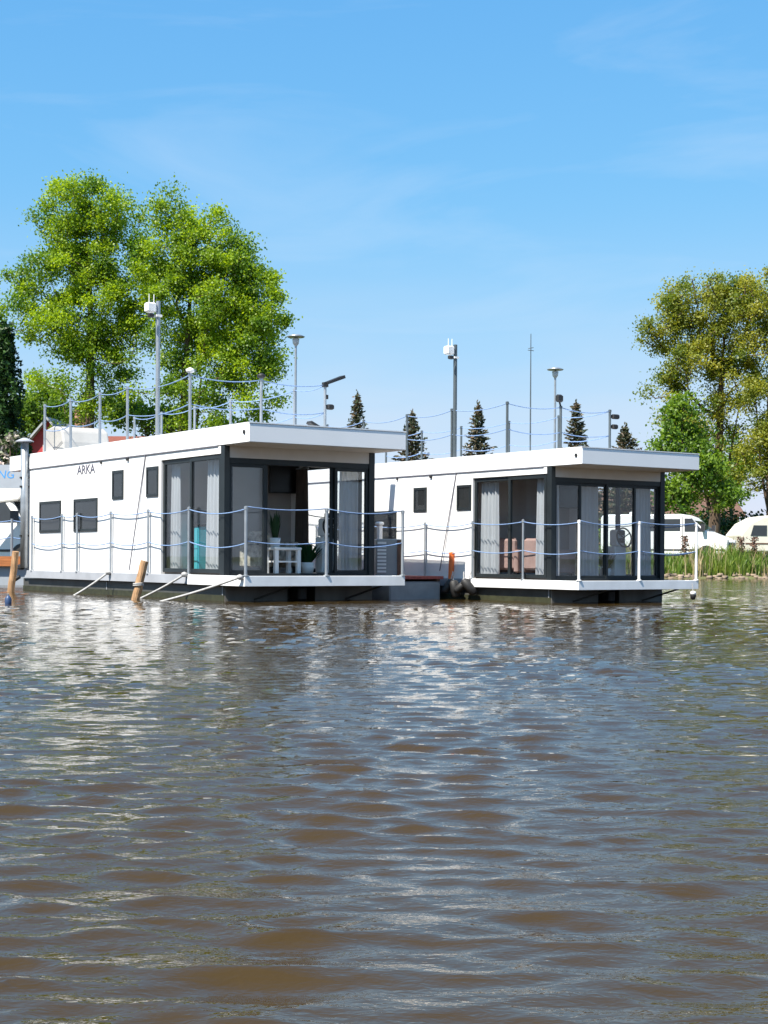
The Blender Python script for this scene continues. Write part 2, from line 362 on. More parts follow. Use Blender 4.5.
# ------------------------------------------------------------------ ground
def shore(x): return np.interp(x, [-200, -60, -14, -6, 0, 13, 40, 90, 200], [60, 50, 53, 56, 60, 65, 69, 76, 90])
def ground_h(x, y):
    d = y - shore(x); right = np.clip((x - 2) / 8, 0, 1)
    land = np.where(d > 0, (.25 + .3 * right) * np.clip(d / 1.6, 0, 1) + .15 * np.clip((d - 1.5) / 7, 0, 1) + .004 * np.clip(d - 10, 0, 150), np.clip(d * .35, -1.3, 0))
    far = np.clip((np.abs(x) - 240) / 40, 0, 1) + np.clip((-y - 200) / 40, 0, 1)
    land = np.where(y < 40, -1.3, land); land = np.where(far > 0, np.maximum(land, -1.3 + 2.2 * np.clip(far, 0, 1)), land)
    return land
def build_ground():
    xs = np.unique(np.concatenate([np.arange(-400, -40, 20), np.arange(-40, 45, .8), np.arange(45, 1200, 20), -np.arange(400, 1200, 40)])); ys = np.unique(np.concatenate([np.arange(-500, 44, 16), np.arange(44, 95, .6), np.arange(95, 1200, 14)]))
    X, Y = np.meshgrid(xs, ys); Z = ground_h(X, Y) + .05 * np.sin(X * 1.7 + Y) * np.sin(Y * 1.3 - X * .4) * (Y > 44)
    nr, nc = X.shape; idx = np.arange(nr * nc).reshape(nr, nc)
    m = mat('bank_ground', (.07, .11, .025), .95, var=.5, vscale=.5, bump=.5, bscale=3, dark=(.12, .09, .05))
    g = np_mesh('ground', np.stack([X, Y, Z], -1).reshape(-1, 3), np.stack([idx[:-1, :-1], idx[:-1, 1:], idx[1:, 1:], idx[1:, :-1]], -1).reshape(-1, 4), m, smooth=True)
    tag(g, kind='structure')
build_ground()
def gz(x, y): return float(ground_h(np.array(float(x)), np.array(float(y))))

# ------------------------------------------------------------------ houseboat
HT, HF, HD, HB = 3.05, 2.715, .448, .27     # roof top, fascia bottom, deck top, deck beam bottom
BW, UL, UR, VF, VB = 3.27, .085, 3.2, .93, 10.35
def framed_glass(root, name, axis, c, a0, a1, h0, h1, fw=.06, glass='glass', th=.05):
    """a dark framed pane standing on plane u=c ('side') or v=c ('front')"""
    def put(mb, p0, p1, q0, q1, t):
        if axis == 'side': mb.box(c - t / 2, c + t / 2, p0, p1, q0, q1)
        else: mb.box(p0, p1, c - t / 2, c + t / 2, q0, q1)
    f = MB(); put(f, a0, a0 + fw, h0, h1, th); put(f, a1 - fw, a1, h0, h1, th); put(f, a0 + fw, a1 - fw, h0, h0 + fw, th); put(f, a0 + fw, a1 - fw, h1 - fw, h1, th)
    fr = f.build(name, 'frame', root, bevel=.004)
    p = MB(); put(p, a0 + fw - .005, a1 - fw + .005, h0 + fw - .005, h1 - fw + .005, .008); p.build('pane', glass, fr)
    return fr
def post(root, name, u, v, z0, z1, r, m='steel', cap=True, tip=None):
    mb = MB(); mb.tube([(u, v, z0), (u, v, z1)], r, 10); mb.lathe([(r * 2, z0), (r * 2, z0 + .012), (r, z0 + .02)], (u, v, 0), 10)
    if cap: mb.lathe([(r * 1.25, z1 - .05), (r * 1.25, z1), (0.002, z1 + .012)], (u, v, 0), 10)
    return mb.build(name, m, root, smooth=False)

def houseboat(loc, rz, sc, label, cfg):
    root = empty('houseboat', loc, rz, sc, label, 'houseboat', 'white houseboats moored side by side')
    # hull: two pontoons under one raft, open bay at the bow
    h = MB(); h.box(.12, 3.18, 1.7, 10.7, -.5, HB - .005); h.box(.12, 1.38, .96, 1.7, -.5, HB - .005); h.box(1.95, 3.18, .96, 1.7, -.5, HB - .005)
    hull = h.build('hull', 'hull', root)
    for a_, b_ in ((.125, 1.375), (1.955, 3.175)): MB().box(a_, b_, .945, .96, -.3, HB - .01).build('bow_plate', 'hullfront', hull)
    a = MB(); a.box(.108, .12, .96, 10.7, -.3, .1); a.build('algae_band', 'algae', hull)
    for v in (1.0, 6.0): MB().box(.106, .119, v, v + .02, .101, HB - .01).build('weld_seam', 'deckgrey', hull)
    om = MB(); om.box(1.5, 1.68, .75, 1.1, .0, .24, .03); om.box(1.55, 1.63, .8, 1.0, -.4, 0.0); om.build('outboard_motor', 'black', root)
    for u in (.7, 2.6): MB().tube([(u, .93, .02), (u + .35, .25, HB)], .02, 6).build('deck_brace', 'hull', root)
    # decks
    vw = cfg['white_to']
    d = MB(); d.box(0, BW, 0, .05, HB, HD); d.box(0, .05, .05, vw, HB, HD); d.box(BW - .05, BW, .05, vw, HB, HD)
    d.build('deck_fascia', 'deckwhite', root, bevel=.006)
    g = MB(); g.box(.015, .07, vw, VB, HB + .01, HD - .004); g.box(BW - .07, BW - .015, vw, VB, HB + .01, HD - .004); g.build('side_beam', 'deckgrey', root, bevel=.005)
    fl = MB(); fl.box(.05, BW - .05, .05, vw, HB + .02, HD - .012); fl.box(.07, BW - .07, vw, VB, HB + .02, HD - .012); fl.build('deck_floor', 'decking', root)
    # cabin
    w = MB(); T = .1
    w.box(UL, UL + T, 3.46, VB, HD - .01, HF); w.box(UL, UL + T, 1.06, 3.46, 2.57, HF)
    w.box(UR - T, UR, 3.46, VB, HD - .01, HF); w.box(UR - T, UR, 1.06, 3.46, 2.57, HF)
    w.box(UL + T, UR - T, VB - T, VB, HD - .01, HF)
    w.build('cabin_wall', 'white', root, bevel=.004)
    iw = MB(); iw.box(UL + T + .002, UR - T - .002, 3.8, 3.9, HD, HF - .002); iw.build('partition_wall', 'inwall', root)
    ifl = MB(); ifl.box(UL + T, UR - T, VF + .06, 3.8, HD - .008, HD + .03); ifl.build('room_floor', 'infloor', root)
    hd = MB(); hd.box(UL + .03, UR - .02, VF - .01, VF + .05, 2.5, HF - .004); hd.build('header_panel', 'header', root)
    cp = MB(); cp.box(UL - .004, UL + .1, VF - .02, VF + .12, HD, HF - .003); cp.box(UR - .12, UR + .004, VF - .02, VF + .12, HD, HF - .003)
    cp.box(UL + .1, UR - .12, VF - .005, VF + .09, 2.4, 2.5); cp.box(UL + .1, UR - .12, VF - .005, VF + .09, HD - .006, HD + .035)
    cp.build('corner_frame', 'frame', root, bevel=.004)
    # roof
    r = MB(); r.box(.07, BW, .0, 11.5, HF, HT - .03); roof = r.build('roof', 'fascia', root, bevel=.006)
    rt = MB(); rt.box(.09, BW - .02, .02, 11.48, HT - .03, HT - .012); rt.box(.062, .075, -.004, 11.5, HT - .018, HT); rt.box(.062, BW + .004, -.008, .02, HT - .018, HT); rt.box(BW - .006, BW + .006, 0.02, 11.5, HT - .018, HT); rt.build('roof_trim', 'deckwhite', roof)
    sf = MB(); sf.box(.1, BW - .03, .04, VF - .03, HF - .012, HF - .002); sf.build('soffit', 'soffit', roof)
    sm = MB(); sm.box(.066, .0702, 1.12, 1.128, HF, HT - .02); sm.box(.066, .0702, 5.6, 5.606, HF, HT - .02); sm.box(.062, .0702, 1.15, VB, HF - .012, HF + .006)
    sm.build('panel_seam', 'seam', roof)
    for v in (.17,): MB().tube([(.05, v, 2.89), (.075, v, 2.89)], .035, 10).build('drain_spout', 'black', roof)
    for v, b_ in ((4.9, .08), (6.2, .045)): MB().box(.045, .075, v, v + b_, HF - .08, HF - .02, .008).build('wall_lamp', 'black', root)
    # side sliding glazing on both flanks
    for c, nm in ((UL + .045, 'sliding_door'), (UR - .045, 'sliding_door')):
        framed_glass(root, nm, 'side', c, 1.09, 2.30, HD + .03, 2.56, .075); framed_glass(root, nm, 'side', c + (.02 if c < 1 else -.02), 2.24, 3.45, HD + .03, 2.56, .075)
    # front glazing
    for u0, u1, dv in cfg['front']: framed_glass(root, 'front_door_panel', 'front', VF + .035 + dv, u0, u1, HD + .035, 2.4, .055)
    # small windows with blinds on the sun side (and matching ones on the far side)
    for v0, v1, h0, h1 in cfg['windows']:
        f = MB(); b = .055
        for sgn, c in ((-1, UL), (1, UR)):
            f = MB()
            def bx(mb, p0, p1, q0, q1, t0, t1):
                x0, x1 = sorted((c + sgn * t0, c + sgn * t1)); mb.box(x0, x1, p0, p1, q0, q1)
            bx(f, v0, v0 + b, h0, h1, 0, .022); bx(f, v1 - b, v1, h0, h1, 0, .022); bx(f, v0 + b, v1 - b, h0, h0 + b, 0, .022); bx(f, v0 + b, v1 - b, h1 - b, h1, 0, .022)
            fr = f.build('window', 'frame', root, bevel=.003)
            q = MB(); bx(q, v0 + b, v1 - b, h0 + b, h1 - b, .001, .004); q.build('blind', 'blind', fr)
            q = MB(); bx(q, v0 + b - .003, v1 - b + .003, h0 + b - .003, h1 - b + .003, .009, .013); q.build('pane', 'tglass', fr)
    # deck railing
    zt = 1.66
    for v in cfg['posts']: post(root, 'railing_post', .03, v, HD, zt, .024, 'steel')
    fp = [(.035, .035), (1.63, .035), (BW - .035, .035)]
    for u, v in fp: post(root, 'railing_post', u, v, HD, 1.62, .028, 'whiteplastic' if sc < 1 else 'steel')
    rp = [(BW - .03, v) for v in (1.7, 3.4, 5.1, 7.4, 9.9)]
    for u, v in rp: post(root, 'railing_post', u, v, HD, zt, .022, 'steel')
    left = [(.03, v) for v in sorted(cfg['posts'], reverse=True)]
    chain = left + fp + rp
    for hh, nm in ((1.62, 'upper_rope'), (1.04, 'lower_rope')):
        mb = MB()
        for i, ((u0, v0), (u1, v1)) in enumerate(zip(chain[:-1], chain[1:])):
            dd = math.hypot(u1 - u0, v1 - v0); s_ = .02 + .04 * dd / 1.7 * (1.0 if v0 > 2.3 or i % 2 == 0 else 1.5) * random.uniform(.6, 1.2)
            mb.tube(sag((u0, v0, hh), (u1, v1, hh - (.04 if v1 < .1 and v0 > .1 else 0)), s_), .0105, 6)
        mb.build(nm, 'rope', root, smooth=True)
    # roof terrace railing
    near = [(.2, v) for v in cfg['roof_near']]; frontr = [(1.66, 2.46), (3.05, 2.44)]; farr = [(3.05, v) for v in cfg['roof_far']]
    ch = near + frontr + farr
    for u, v in ch: post(root, 'roof_post', u, v, HT - .02, 4.12, .028, 'steel' if sc == 1 else 'darksteel')
    for hh, nm in ((4.09, 'roof_upper_rope'), (3.56, 'roof_lower_rope')):
        mb = MB()
        for (u0, v0), (u1, v1) in zip(ch[:-1], ch[1:]):
            dd = math.hypot(u1 - u0, v1 - v0); mb.tube(sag((u0, v0, hh), (u1, v1, hh), .035 + .04 * dd / 1.7 * random.uniform(.7, 1.3)), .010, 6)
        mb.build(nm, 'rope', root, smooth=True)
    # mast with router box and aerials
    u, v, zt = cfg['mast']
    mm = MB(); mm.tube([(u, v, HT - .02), (u, v, zt)], .042, 12); mast = mm.build('mast', 'steel' if sc == 1 else 'darksteel', root)
    bx = MB(); bx.box(u - .24, u - .05, v - .05, v + .12, zt - .22, zt - .04, .02); bx.box(u - .06, u + .06, v - .06, v + .06, zt - .3, zt - .26)
    bx.build('router_box', 'whiteplastic', mast)
    
    for a_ in (.19, .09): MB().tube([(u - a_, v, zt - .05), (u - a_, v, zt + .12)], .008, 6).build('aerial', 'whiteplastic', mast)
    lb = MB(); lb.box(u - .26, u - .14, v - .14, v - .06, zt - .34, zt - .26, .015); lb.build('camera_eye', 'black', mast)
    # helm
    hu, hv = cfg['helm']
    k = MB(); k.box(hu - .02, hu + .3, hv + .08, hv + .35, HD + .03, 1.15, .02); k.box(hu, hu + .26, hv + .05, hv + .3, 1.15, 1.5, .03); con = k.build('helm_console', 'whiteplastic', root)
    k = MB(); pts = [(hu + .02, hv + .27 * math.cos(t) * .25 - .02, 1.36 + .2 * math.sin(t)) for t in np.linspace(0, 2 * PI, 25)]
    pts = [(hu + .12 + .2 * math.cos(t), hv - .04 + .04 * math.sin(t), 1.33 + .2 * math.sin(t)) for t in np.linspace(0, 2 * PI, 25)]
    k.tube(pts, .017, 6, cap=False)
    for t in (.5, 2.6, 4.7): k.tube([(hu + .12, hv - .02, 1.33), (hu + .12 + .2 * math.cos(t), hv - .04 + .04 * math.sin(t), 1.33 + .2 * math.sin(t))], .012, 6)
    k.build('steering_wheel', 'black', con, smooth=True)
    for h in (1.38, 1.22): MB().box(hu + .05, hu + .21, hv + .04, hv + .05, h, h + .1).build('instrument', 'black', con)
    # slanting cable on the wall
    (v0, h0), (v1, h1) = cfg['cable']
    MB().tube(sag((UL - .012, v0, h0), (UL - .05, v1, h1), .02), .012, 6).build('hanging_cable', 'seam', root)
    return root

WIN = [(8.38, 9.62, 1.28, 1.96), (6.42, 7.66, 1.28, 1.96), (5.15, 5.68, 1.9, 2.47), (3.56, 4.08, 1.9, 2.47)]
WINR = [(8.2, 9.3, 1.31, 1.95), (6.26, 7.45, 1.31, 1.95), (5.1, 5.59, 1.9, 2.44), (3.5, 4.0, 1.9, 2.44)]
LL, LA = (-2.341, 25.886, 0), .587
RL, RA, RS = (3.316, 26.171, 0), .603, .881
boatL = houseboat(LL, LA, 1.0, 'nearer white houseboat with ARKA lettering on its side and open front doors', dict(
    white_to=2.17, front=[(.19, .93, 0), (.24, .99, .055), (2.36, 3.08, 0), (2.30, 2.98, .055)], windows=WIN,
    posts=[9.95, 8.2, 7.36, 5.64, 3.89, 2.17], roof_near=[9.66, 8.17, 6.61, 5.25, 2.5], roof_far=[3.6, 6.3, 8.0, 9.7, 11.2], mast=(.2, 3.87, 5.62), helm=(2.42, 1.35), cable=((4.13, 2.7), (4.76, .5))))
boatR = houseboat(RL, RA, RS, 'white houseboat on the right with drawn curtains and shut glass front', dict(
    white_to=3.4, front=[(.19, .9, 0), (.86, 1.62, .03), (1.58, 2.4, 0), (2.36, 3.08, .03)], windows=WINR,
    posts=[9.6, 7.3, 5.09, 3.39, 1.72], roof_near=[9.4, 7.8, 6.04, 4.36, 2.46], roof_far=[4.12, 5.9, 7.75, 9.4, 11.0], mast=(.2, 4.25, 5.5), helm=(2.45, 1.5), cable=((4.03, 2.7), (4.55, .6))))

def on(base, u, v, h=0):
    loc, a, sc = base; c, s = math.cos(a), math.sin(a)
    return (loc[0] + sc * (u * c - v * s), loc[1] + sc * (u * s + v * c), sc * h)
BL, BR = (LL, LA, 1.0), (RL, RA, RS)
def at(base, name, u, v, h, label, cat, group=None, rz=0):
    return empty(name, on(base, u, v, h), base[1] + rz, base[2], label, cat, group)

# lettering on the near boat's wall
t, tw, th_ = text_mesh('name_lettering', 'ARKA', .25, 'letter', boatL)
sx = .93 / tw; sy = .185 / th_
t.data.transform(Matrix.Translation((UL - .006, 7.5, 2.475)) @ Matrix(((0, 0, -1, 0), (-1, 0, 0, 0), (0, 1, 0, 0), (0, 0, 0, 1))) @ Matrix.Diagonal((sx, sy, 1, 1)))
# roof-post lamps (near boat): solar lamp heads, small floodlight
def slant_panel(root, u, v, h, du, dz, ln):
    mb = MB(); a = math.atan2(dz, du); c, s = math.cos(a), math.sin(a)
    pts = [(0, -.025), (ln, -.03), (ln, .03), (0, .025)]
    mb.prism(pts, lambda p, q, t: (u + p * c - q * s, v + t, h + p * s + q * c), -.09, .09)
    return mb
o = slant_panel(boatL, 3.06, 2.44, 4.12, .9, .35, .42).build('solar_lamp', 'black', boatL); MB().box(3.0, 3.1, 2.4, 2.48, 4.05, 4.14).build('lamp_bracket', 'black', o)
o = slant_panel(boatL, 2.55, 2.2, HT + .28, .85, -.42, .42).build('solar_lamp', 'black', boatL)
MB().box(3.08, 3.22, 2.36, 2.48, 3.62, 3.72, .02).tube([(3.05, 2.42, 3.7), (3.16, 2.42, 3.68)], .015, 6).box(3.06, 3.1, 2.4, 2.46, 3.82, 3.9).build('security_camera', 'black', boatL)
for u, v in ((.2, 2.5), (1.66, 2.46)):
    MB().lathe([(.03, 4.12), (.075, 4.14), (.08, 4.19), (.02, 4.22), (.002, 4.22)], (u, v, 0), 14).build('post_lamp', 'whiteplastic' if u < 1 else 'black', boatL, smooth=True)
# right boat: floodlights and thin antenna
MB().box(1.52, 1.7, 2.4, 2.5, 4.2, 4.36, .03).tube([(1.66, 2.46, 4.1), (1.62, 2.46, 4.22)], .02, 6).build('floodlight', 'black', boatR)
for h, w_ in ((3.98, .2), (3.76, .16)): MB().box(3.1, 3.1 + w_, 2.38, 2.48, h - .05, h + .05, .02).tube([(3.05, 2.44, h), (3.14, 2.44, h)], .015, 6).build('floodlight', 'black', boatR)
a = MB().tube([(.9, 2.55, HT - .02), (.9, 2.55, 4.3), (.9, 2.55, 5.6)], [.016, .014, .008], 6).build('thin_antenna', 'darksteel', boatR)
MB().tube([(.82, 2.55, 5.25), (.98, 2.55, 5.25)], .008, 5).tube([(.9, 2.47, 5.3), (.9, 2.63, 5.3)], .008, 5).build('crossbar', 'darksteel', a)
# stove pipe at the stern corner of the near boat
p = MB().tube([(-.02, 10.3, .5), (-.02, 10.3, 3.3)], .085, 14).build('stove_pipe', 'steel', boatL, smooth=True)
MB().lathe([(.2, 3.32), (.2, 3.34), (.05, 3.41), (.002, 3.41)], (-.02, 10.3, 0), 18).tube([(-.02, 10.3, 3.28), (-.02, 10.3, 3.34)], .03, 6).build('pipe_cowl', 'deckgrey', p)
for h in (1.2, 2.3, 2.5): MB().box(-.12, .07, 10.25, 10.34, h, h + .04).build('pipe_clamp', 'black', p)
# stern bumper of the near boat and rubber pads
MB().tube([(.05, 10.75, .3), (-.12, 10.9, .16)], .045, 8).build('stern_bumper', 'black', boatL); MB().box(-.08, .04, 10.36, 10.6, .46, .58, .03).build('rubber_pad', 'black', boatL)

# ---- interior things
def curtain(base, axis, c, a0, a1, h0, h1, label, group=None, m='curtain', n=4):
    root = at(base, 'curtain', 0, 0, 0, label, 'curtain', group)
    N = max(30, n * 12); V = []; Fa = []
    hs_ = [h0, h0 + .3, (h0 + h1) / 2, h1 - .2, h1]
    for lay in (0, .008):
        for hi, hh in enumerate(hs_):
            for i in range(N + 1):
                t = i / N; amp = .035 * (.6 + .6 * (1 - hi / 4)); w = amp * math.sin(t * n * 2 * PI + .6 * math.sin(t * 5)) + .012 * math.sin(t * 17 + hi) + lay
                p = a0 + (a1 - a0) * t
                V.append((c + w, p, hh) if axis == 'side' else (p, c + w, hh))
    R = N + 1; L = len(hs_)
    for lay in range(2):
        for hi in range(L - 1):
            for i in range(N):
                q = lay * L * R + hi * R + i; Fa.append((q, q + 1, q + R + 1, q + R))
    mb = MB(); mb.add(V, Fa); mb.build('curtain_cloth', m, root, smooth=True)
    MB().box(*( (c - .02, c + .02, a0 - .03, a1 + .03) if axis == 'side' else (a0 - .03, a1 + .03, c - .02, c + .02) ), h1, h1 + .025).build('curtain_rail', 'steel', root)
    return root
G1 = 'pale curtains in the glass room of the nearer houseboat'; G2 = 'pale curtains in the glass room of the right houseboat'
curtain(BL, 'side', .3, 3.1, 3.42, .5, 2.5, 'pale curtain at the stern end of the ARKA houseboat side glass', G1, n=3)
curtain(BL, 'side', .3, 1.35, 1.95, .5, 2.5, 'pale curtain at the corner end of the ARKA houseboat side glass', G1, n=5)
curtain(BL, 'front', 1.2, 2.62, 3.06, .5, 2.4, 'pale curtain behind the right front door of the ARKA houseboat', G1, n=5)
curtain(BL, 'side', 3.0, 3.0, 3.42, .5, 2.5, 'dark brown curtain beside the television in the open houseboat room', None, 'browncurtain', 4)
curtain(BR, 'side', .3, 2.85, 3.42, .5, 2.5, 'curtain at the stern end of the right houseboat side glass', G2, n=5)
curtain(BR, 'side', .3, 1.2, 1.6, .5, 2.5, 'curtain at the corner end of the right houseboat side glass', G2, n=4)
curtain(BR, 'front', 1.2, .3, .52, .5, 2.4, 'narrow curtain at the left end of the right houseboat front glass', G2, n=2)
curtain(BR, 'front', 1.22, 1.12, 1.6, .5, 2.4, 'grey sheer curtain at the middle of the right houseboat front glass', G2, n=5)
curtain(BR, 'front', 1.2, 2.56, 3.06, .5, 2.4, 'pale curtain filling the right end of the right houseboat front glass', G2, n=6)
def television(base, u0, u1, v, h0, h1, label):
    r = at(base, 'television', (u0 + u1) / 2, v, (h0 + h1) / 2, label, 'television', None, -.12)
    w, h = (u1 - u0) / 2, (h1 - h0) / 2
    MB().box(-w, w, 0, .05, -h, h, .008).build('bezel', 'black', r); MB().box(-w + .02, w - .02, -.004, 0, -h + .02, h - .02).build('screen', 'screen', r)
    MB().box(-.08, .08, .05, 3.8 - v + .02, -.08, .08).build('wall_bracket', 'black', r)
television(BL, 2.42, 3.05, 3.45, 2.03, 2.58, 'black flat television on the back wall of the open houseboat room')
television(BR, 2.5, 3.05, 3.5, 2.0, 2.5, 'black flat television seen behind the front glass of the right houseboat')
def table(base, u, v, w, d, h, label, m='whiteplastic'):
    r = at(base, 'side_table', u, v, HD + .03, label, 'table')
    MB().box(-w / 2, w / 2, -d / 2, d / 2, h - .05, h, .012).build('tabletop', m, r)
    for a in (-1, 1):
        for b in (-1, 1):
            x, y = a * (w / 2 - .05), b * (d / 2 - .05); MB().box(x - .035, x + .035, y - .035, y + .035, 0, h - .05).build('leg', m, r)
    MB().box(-w / 2 + .085, w / 2 - .085, -d / 2 + .02, d / 2 - .02, h * .42, h * .42 + .03).build('shelf', m, r)
    return r
def plant_thing(base, u, v, h, label, leaf_n, hh, spread, potr=.1, poth=.17):
    r = at(base, 'potted_plant', u, v, h, label, 'potted plant')
    MB().lathe([(.001, 0), (potr * .8, 0), (potr, poth), (potr * .88, poth), (potr * .85, poth - .03), (.001, poth - .03)], n=18).build('pot', 'pot', r, smooth=True)
    V = []; Fa = []; rng = np.random.default_rng(leaf_n)
    for i in range(leaf_n):
        t = rng.uniform(0, 2 * PI); lean = rng.uniform(.05, 1) * spread; ln = hh * rng.uniform(.55, 1); w = .016 + .012 * rng.random()
        b = Vector((math.cos(t) * potr * .4, math.sin(t) * potr * .4, poth - .03)); tip = b + Vector((math.cos(t) * lean, math.sin(t) * lean, ln)); mid = b.lerp(tip, .5) + Vector((0, 0, ln * .12))
        sd = Vector((-math.sin(t), math.cos(t), 0)) * w; o = len(V)
        V += [b - sd * .5, b + sd * .5, mid + sd, mid - sd, tip]; Fa += [(o, o + 1, o + 2, o + 3), (o + 3, o + 2, o + 4)]
    MB().add(V, Fa).build('leaves', 'plant', r)
    return r
table(BL, 1.5, 1.35, .56, .45, .47, 'white side table holding a potted plant in the open houseboat doorway')
plant_thing(BL, 1.32, 1.3, HD + .03 + .47, 'spiky green plant in a white pot on the white table', 46, .55, .12)
plant_thing(BL, 2.12, 1.5, HD + .03, 'bushy dark green floor plant beside the white table', 130, .42, .32, .13, .2)
def chair(base, u, v, m, label, cat, rz=0, w=.62, back=.78, group=None):
    r = at(base, 'armchair', u, v, HD + .03, label, cat, group, rz)
    MB().box(-w / 2, w / 2, -.3, .3, .2, .44, .04).build('seat', m, r, bevel=.01)
    MB().box(-w / 2, w / 2, .3, .46, .15, back, .05).build('backrest', m, r, bevel=.01)
    for a in (-1, 1): MB().box(a * w / 2 - (.12 if a < 0 else 0), a * w / 2 + (.12 if a > 0 else 0), -.3, .46, .1, .58, .03).build('armrest', m, r)
    for a in (-1, 1):
        for b in (-.26, .42): MB().box(a * (w / 2) - .025, a * (w / 2) + .025, b - .025, b + .025, 0, .12).build('leg', 'frame', r)
    return r
chair(BL, 1.75, 2.15, 'pattern', 'patterned armchair behind the white table in the open houseboat', 'armchair', .3)
# turquoise cabinet and white fridge behind the near boat's side glass
r = at(BL, 'cabinet', .85, 3.32, HD + .03, 'turquoise cabinet behind the side glass of the ARKA houseboat', 'cabinet')
MB().box(-.2, .35, -.3, .3, .03, .86, .01).build('body', 'teal', r)
for y0, z_ in ((-.28, .06), (.005, .06), (-.28, .45), (.005, .45)): MB().box(-.212, -.2, y0, y0 + .275, z_, z_ + .37).build('door', 'teal', r)
MB().box(-.22, .36, -.31, .31, .86, .9).build('worktop', 'black', r)
r = at(BL, 'fridge', .45, 3.5, HD + .03, 'tall white fridge behind the stern curtain of the ARKA houseboat', 'fridge')
MB().box(-.08, .2, -.2, .2, .02, 1.15, .015).build('body', 'whiteplastic', r); MB().box(-.092, -.08, -.19, .19, .03, .72).build('door', 'whiteplastic', r); MB().box(-.092, -.08, -.19, .19, .74, 1.14).build('door', 'whiteplastic', r); MB().box(-.115, -.092, .12, .15, .45, .66).build('handle', 'steel', r)
# right boat room: pink armchairs, table with red cloth item, plant
GP = 'pink armchairs in the right houseboat'
chair(BR, .95, 2.95, 'pink', 'pink armchair nearer the stern curtain of the right houseboat', 'armchair', PI / 2, .7, .82, GP)
chair(BR, .95, 1.95, 'pink', 'pink armchair nearer the glass corner of the right houseboat', 'armchair', PI / 2, .7, .82, GP)
table(BR, 1.72, 1.6, .6, .45, .5, 'low white table with red cloth behind the right houseboat front glass', 'pattern')
r = at(BR, 'folded_cloth', 1.62, 1.55, HD + .03 + .5, 'red folded cloth on the low table in the right houseboat', 'cloth'); MB().box(-.13, .13, -.1, .1, 0, .05, .015).box(-.1, .1, -.09, .08, .05, .08, .012).build('cloth_layers', 'red', r)
plant_thing(BR, 2.3, 1.75, HD + .03, 'leafy floor plant behind the third front pane of the right houseboat', 120, .4, .3, .13, .2)

# ---- things around the boats
def pole_thing(name, p, q, r0, r1, m, label, cat, group=None):
    root = empty(name, p, 0, 1, label, cat, group); d = Vector(q) - Vector(p); n = 7
    rs = [r0 + (r1 - r0) * i / n for i in range(n + 1)]; pts = [d * (i / n) + Vector((random.uniform(-1, 1), random.uniform(-1, 1), 0)) * .006 for i in range(n + 1)]
    MB().tube([(0, 0, -.5), *pts], [r0, *rs], 14).build('shaft', m, root, smooth=False); return root
r = pole_thing('mooring_pile', (-4.36, 27.0, 0), (-4.2, 27.0, .69), .075, .07, 'wood', 'leaning wooden pile standing in the water beside the ARKA houseboat', 'mooring pile', 'wooden mooring piles')
MB().tube([Vector((.05 + .085 * math.cos(t), .085 * math.sin(t), .24 + .03 * t / 6.28)) for t in np.linspace(0, 6.28 * 2, 30)], .014, 6).build('rope_turn', 'whiterope', r, smooth=True)
pole_thing('mooring_pile', (-7.92, 32.63, 0), (-7.8, 32.6, .86), .075, .07, 'wood', 'orange brown wooden pile at the left edge near the small jetty', 'mooring pile', 'wooden mooring piles')
GM = 'mooring ropes from the ARKA houseboat down into the water'
def mrope(p, q, label):
    root = empty('mooring_rope', p, 0, 1, label, 'rope', GM); d = Vector(q) - Vector(p)
    MB().tube(sag((0, 0, 0), d, .025, 14), .021, 8).build('strand', 'whiterope', root, smooth=True)
    MB().lathe([(.001, -.05), (.05, -.03), (.06, 0), (.05, .03), (.001, .05)], n=10).build('knot', 'whiterope', root, smooth=True)
mrope(on(BL, -.03, 5.62, HD), (-6.18, 30.3, -.05), 'taut pale rope slanting into the water nearest the stern of the ARKA houseboat')
mrope(on(BL, -.04, 2.2, HD), (-4.57, 28.2, -.05), 'taut pale rope slanting into the water beside the leaning pile')
mrope(on(BL, -.05, .08, HD - .02), (-4.02, 26.8, -.05), 'long pale rope from the front deck corner of the ARKA houseboat')
r = empty('buoy', (-5.95, 24.37, 0), 0, 1, 'small dark blue buoy floating at the left edge of the water', 'buoy'); r.scale = (.62, .62, .8)
MB().lathe([(.001, -.1), (.075, -.06), (.085, .02), (.085, .11), (.05, .15), (.03, .17), (.001, .17)], n=18).build('float_body', 'bluebuoy', r, smooth=True); MB().lathe([(.02, .17), (.025, .2), (.001, .21)], n=10).build('mooring_eye', 'steel', r)
# jetty between the boats
ja = .6
jr = empty('floating_jetty', on((LL, LA, 1.), 4.08, .8), LA, 1, 'red decked grey floating jetty between the two houseboats', 'jetty')
MB().box(-.6, .56, 0, 22, -.25, .33, .03).build('pontoon', 'pontoon', jr)
dk = MB()
for i in range(150): dk.box(-.63, .6, -.03 + i * .148, .11 + i * .148, .375, .43)
dk.build('deck_boards', 'redplank', jr); 
for x in (-.58, .46): MB().box(x, x + .08, 0, 22, .33, .375).build('bearer', 'brown', jr)
r = empty('heat_pump', (.02, 29.45, .43), ja - .45, 1, 'grey louvred heat pump box standing on the jetty beside the ARKA houseboat', 'heat pump')
MB().box(-.19, .3, -.14, .14, 0, .7, .015).build('casing', 'acgrey', r); lv = MB()
for i in range(9): lv.box(-.17, .0, -.155, -.14, .06 + i * .068, .1 + i * .068)
lv.build('louvre', 'whiteplastic', r)
r = empty('upright_board', (.3, 29.35, .43), ja - .4, 1, 'narrow brown board standing upright beside the grey heat pump', 'board'); MB().box(-.05, .05, -.02, .02, 0, .68).build('plank', 'brown', r); MB().box(-.055, .055, .02, .04, .5, .56).build('batten', 'brown', r)
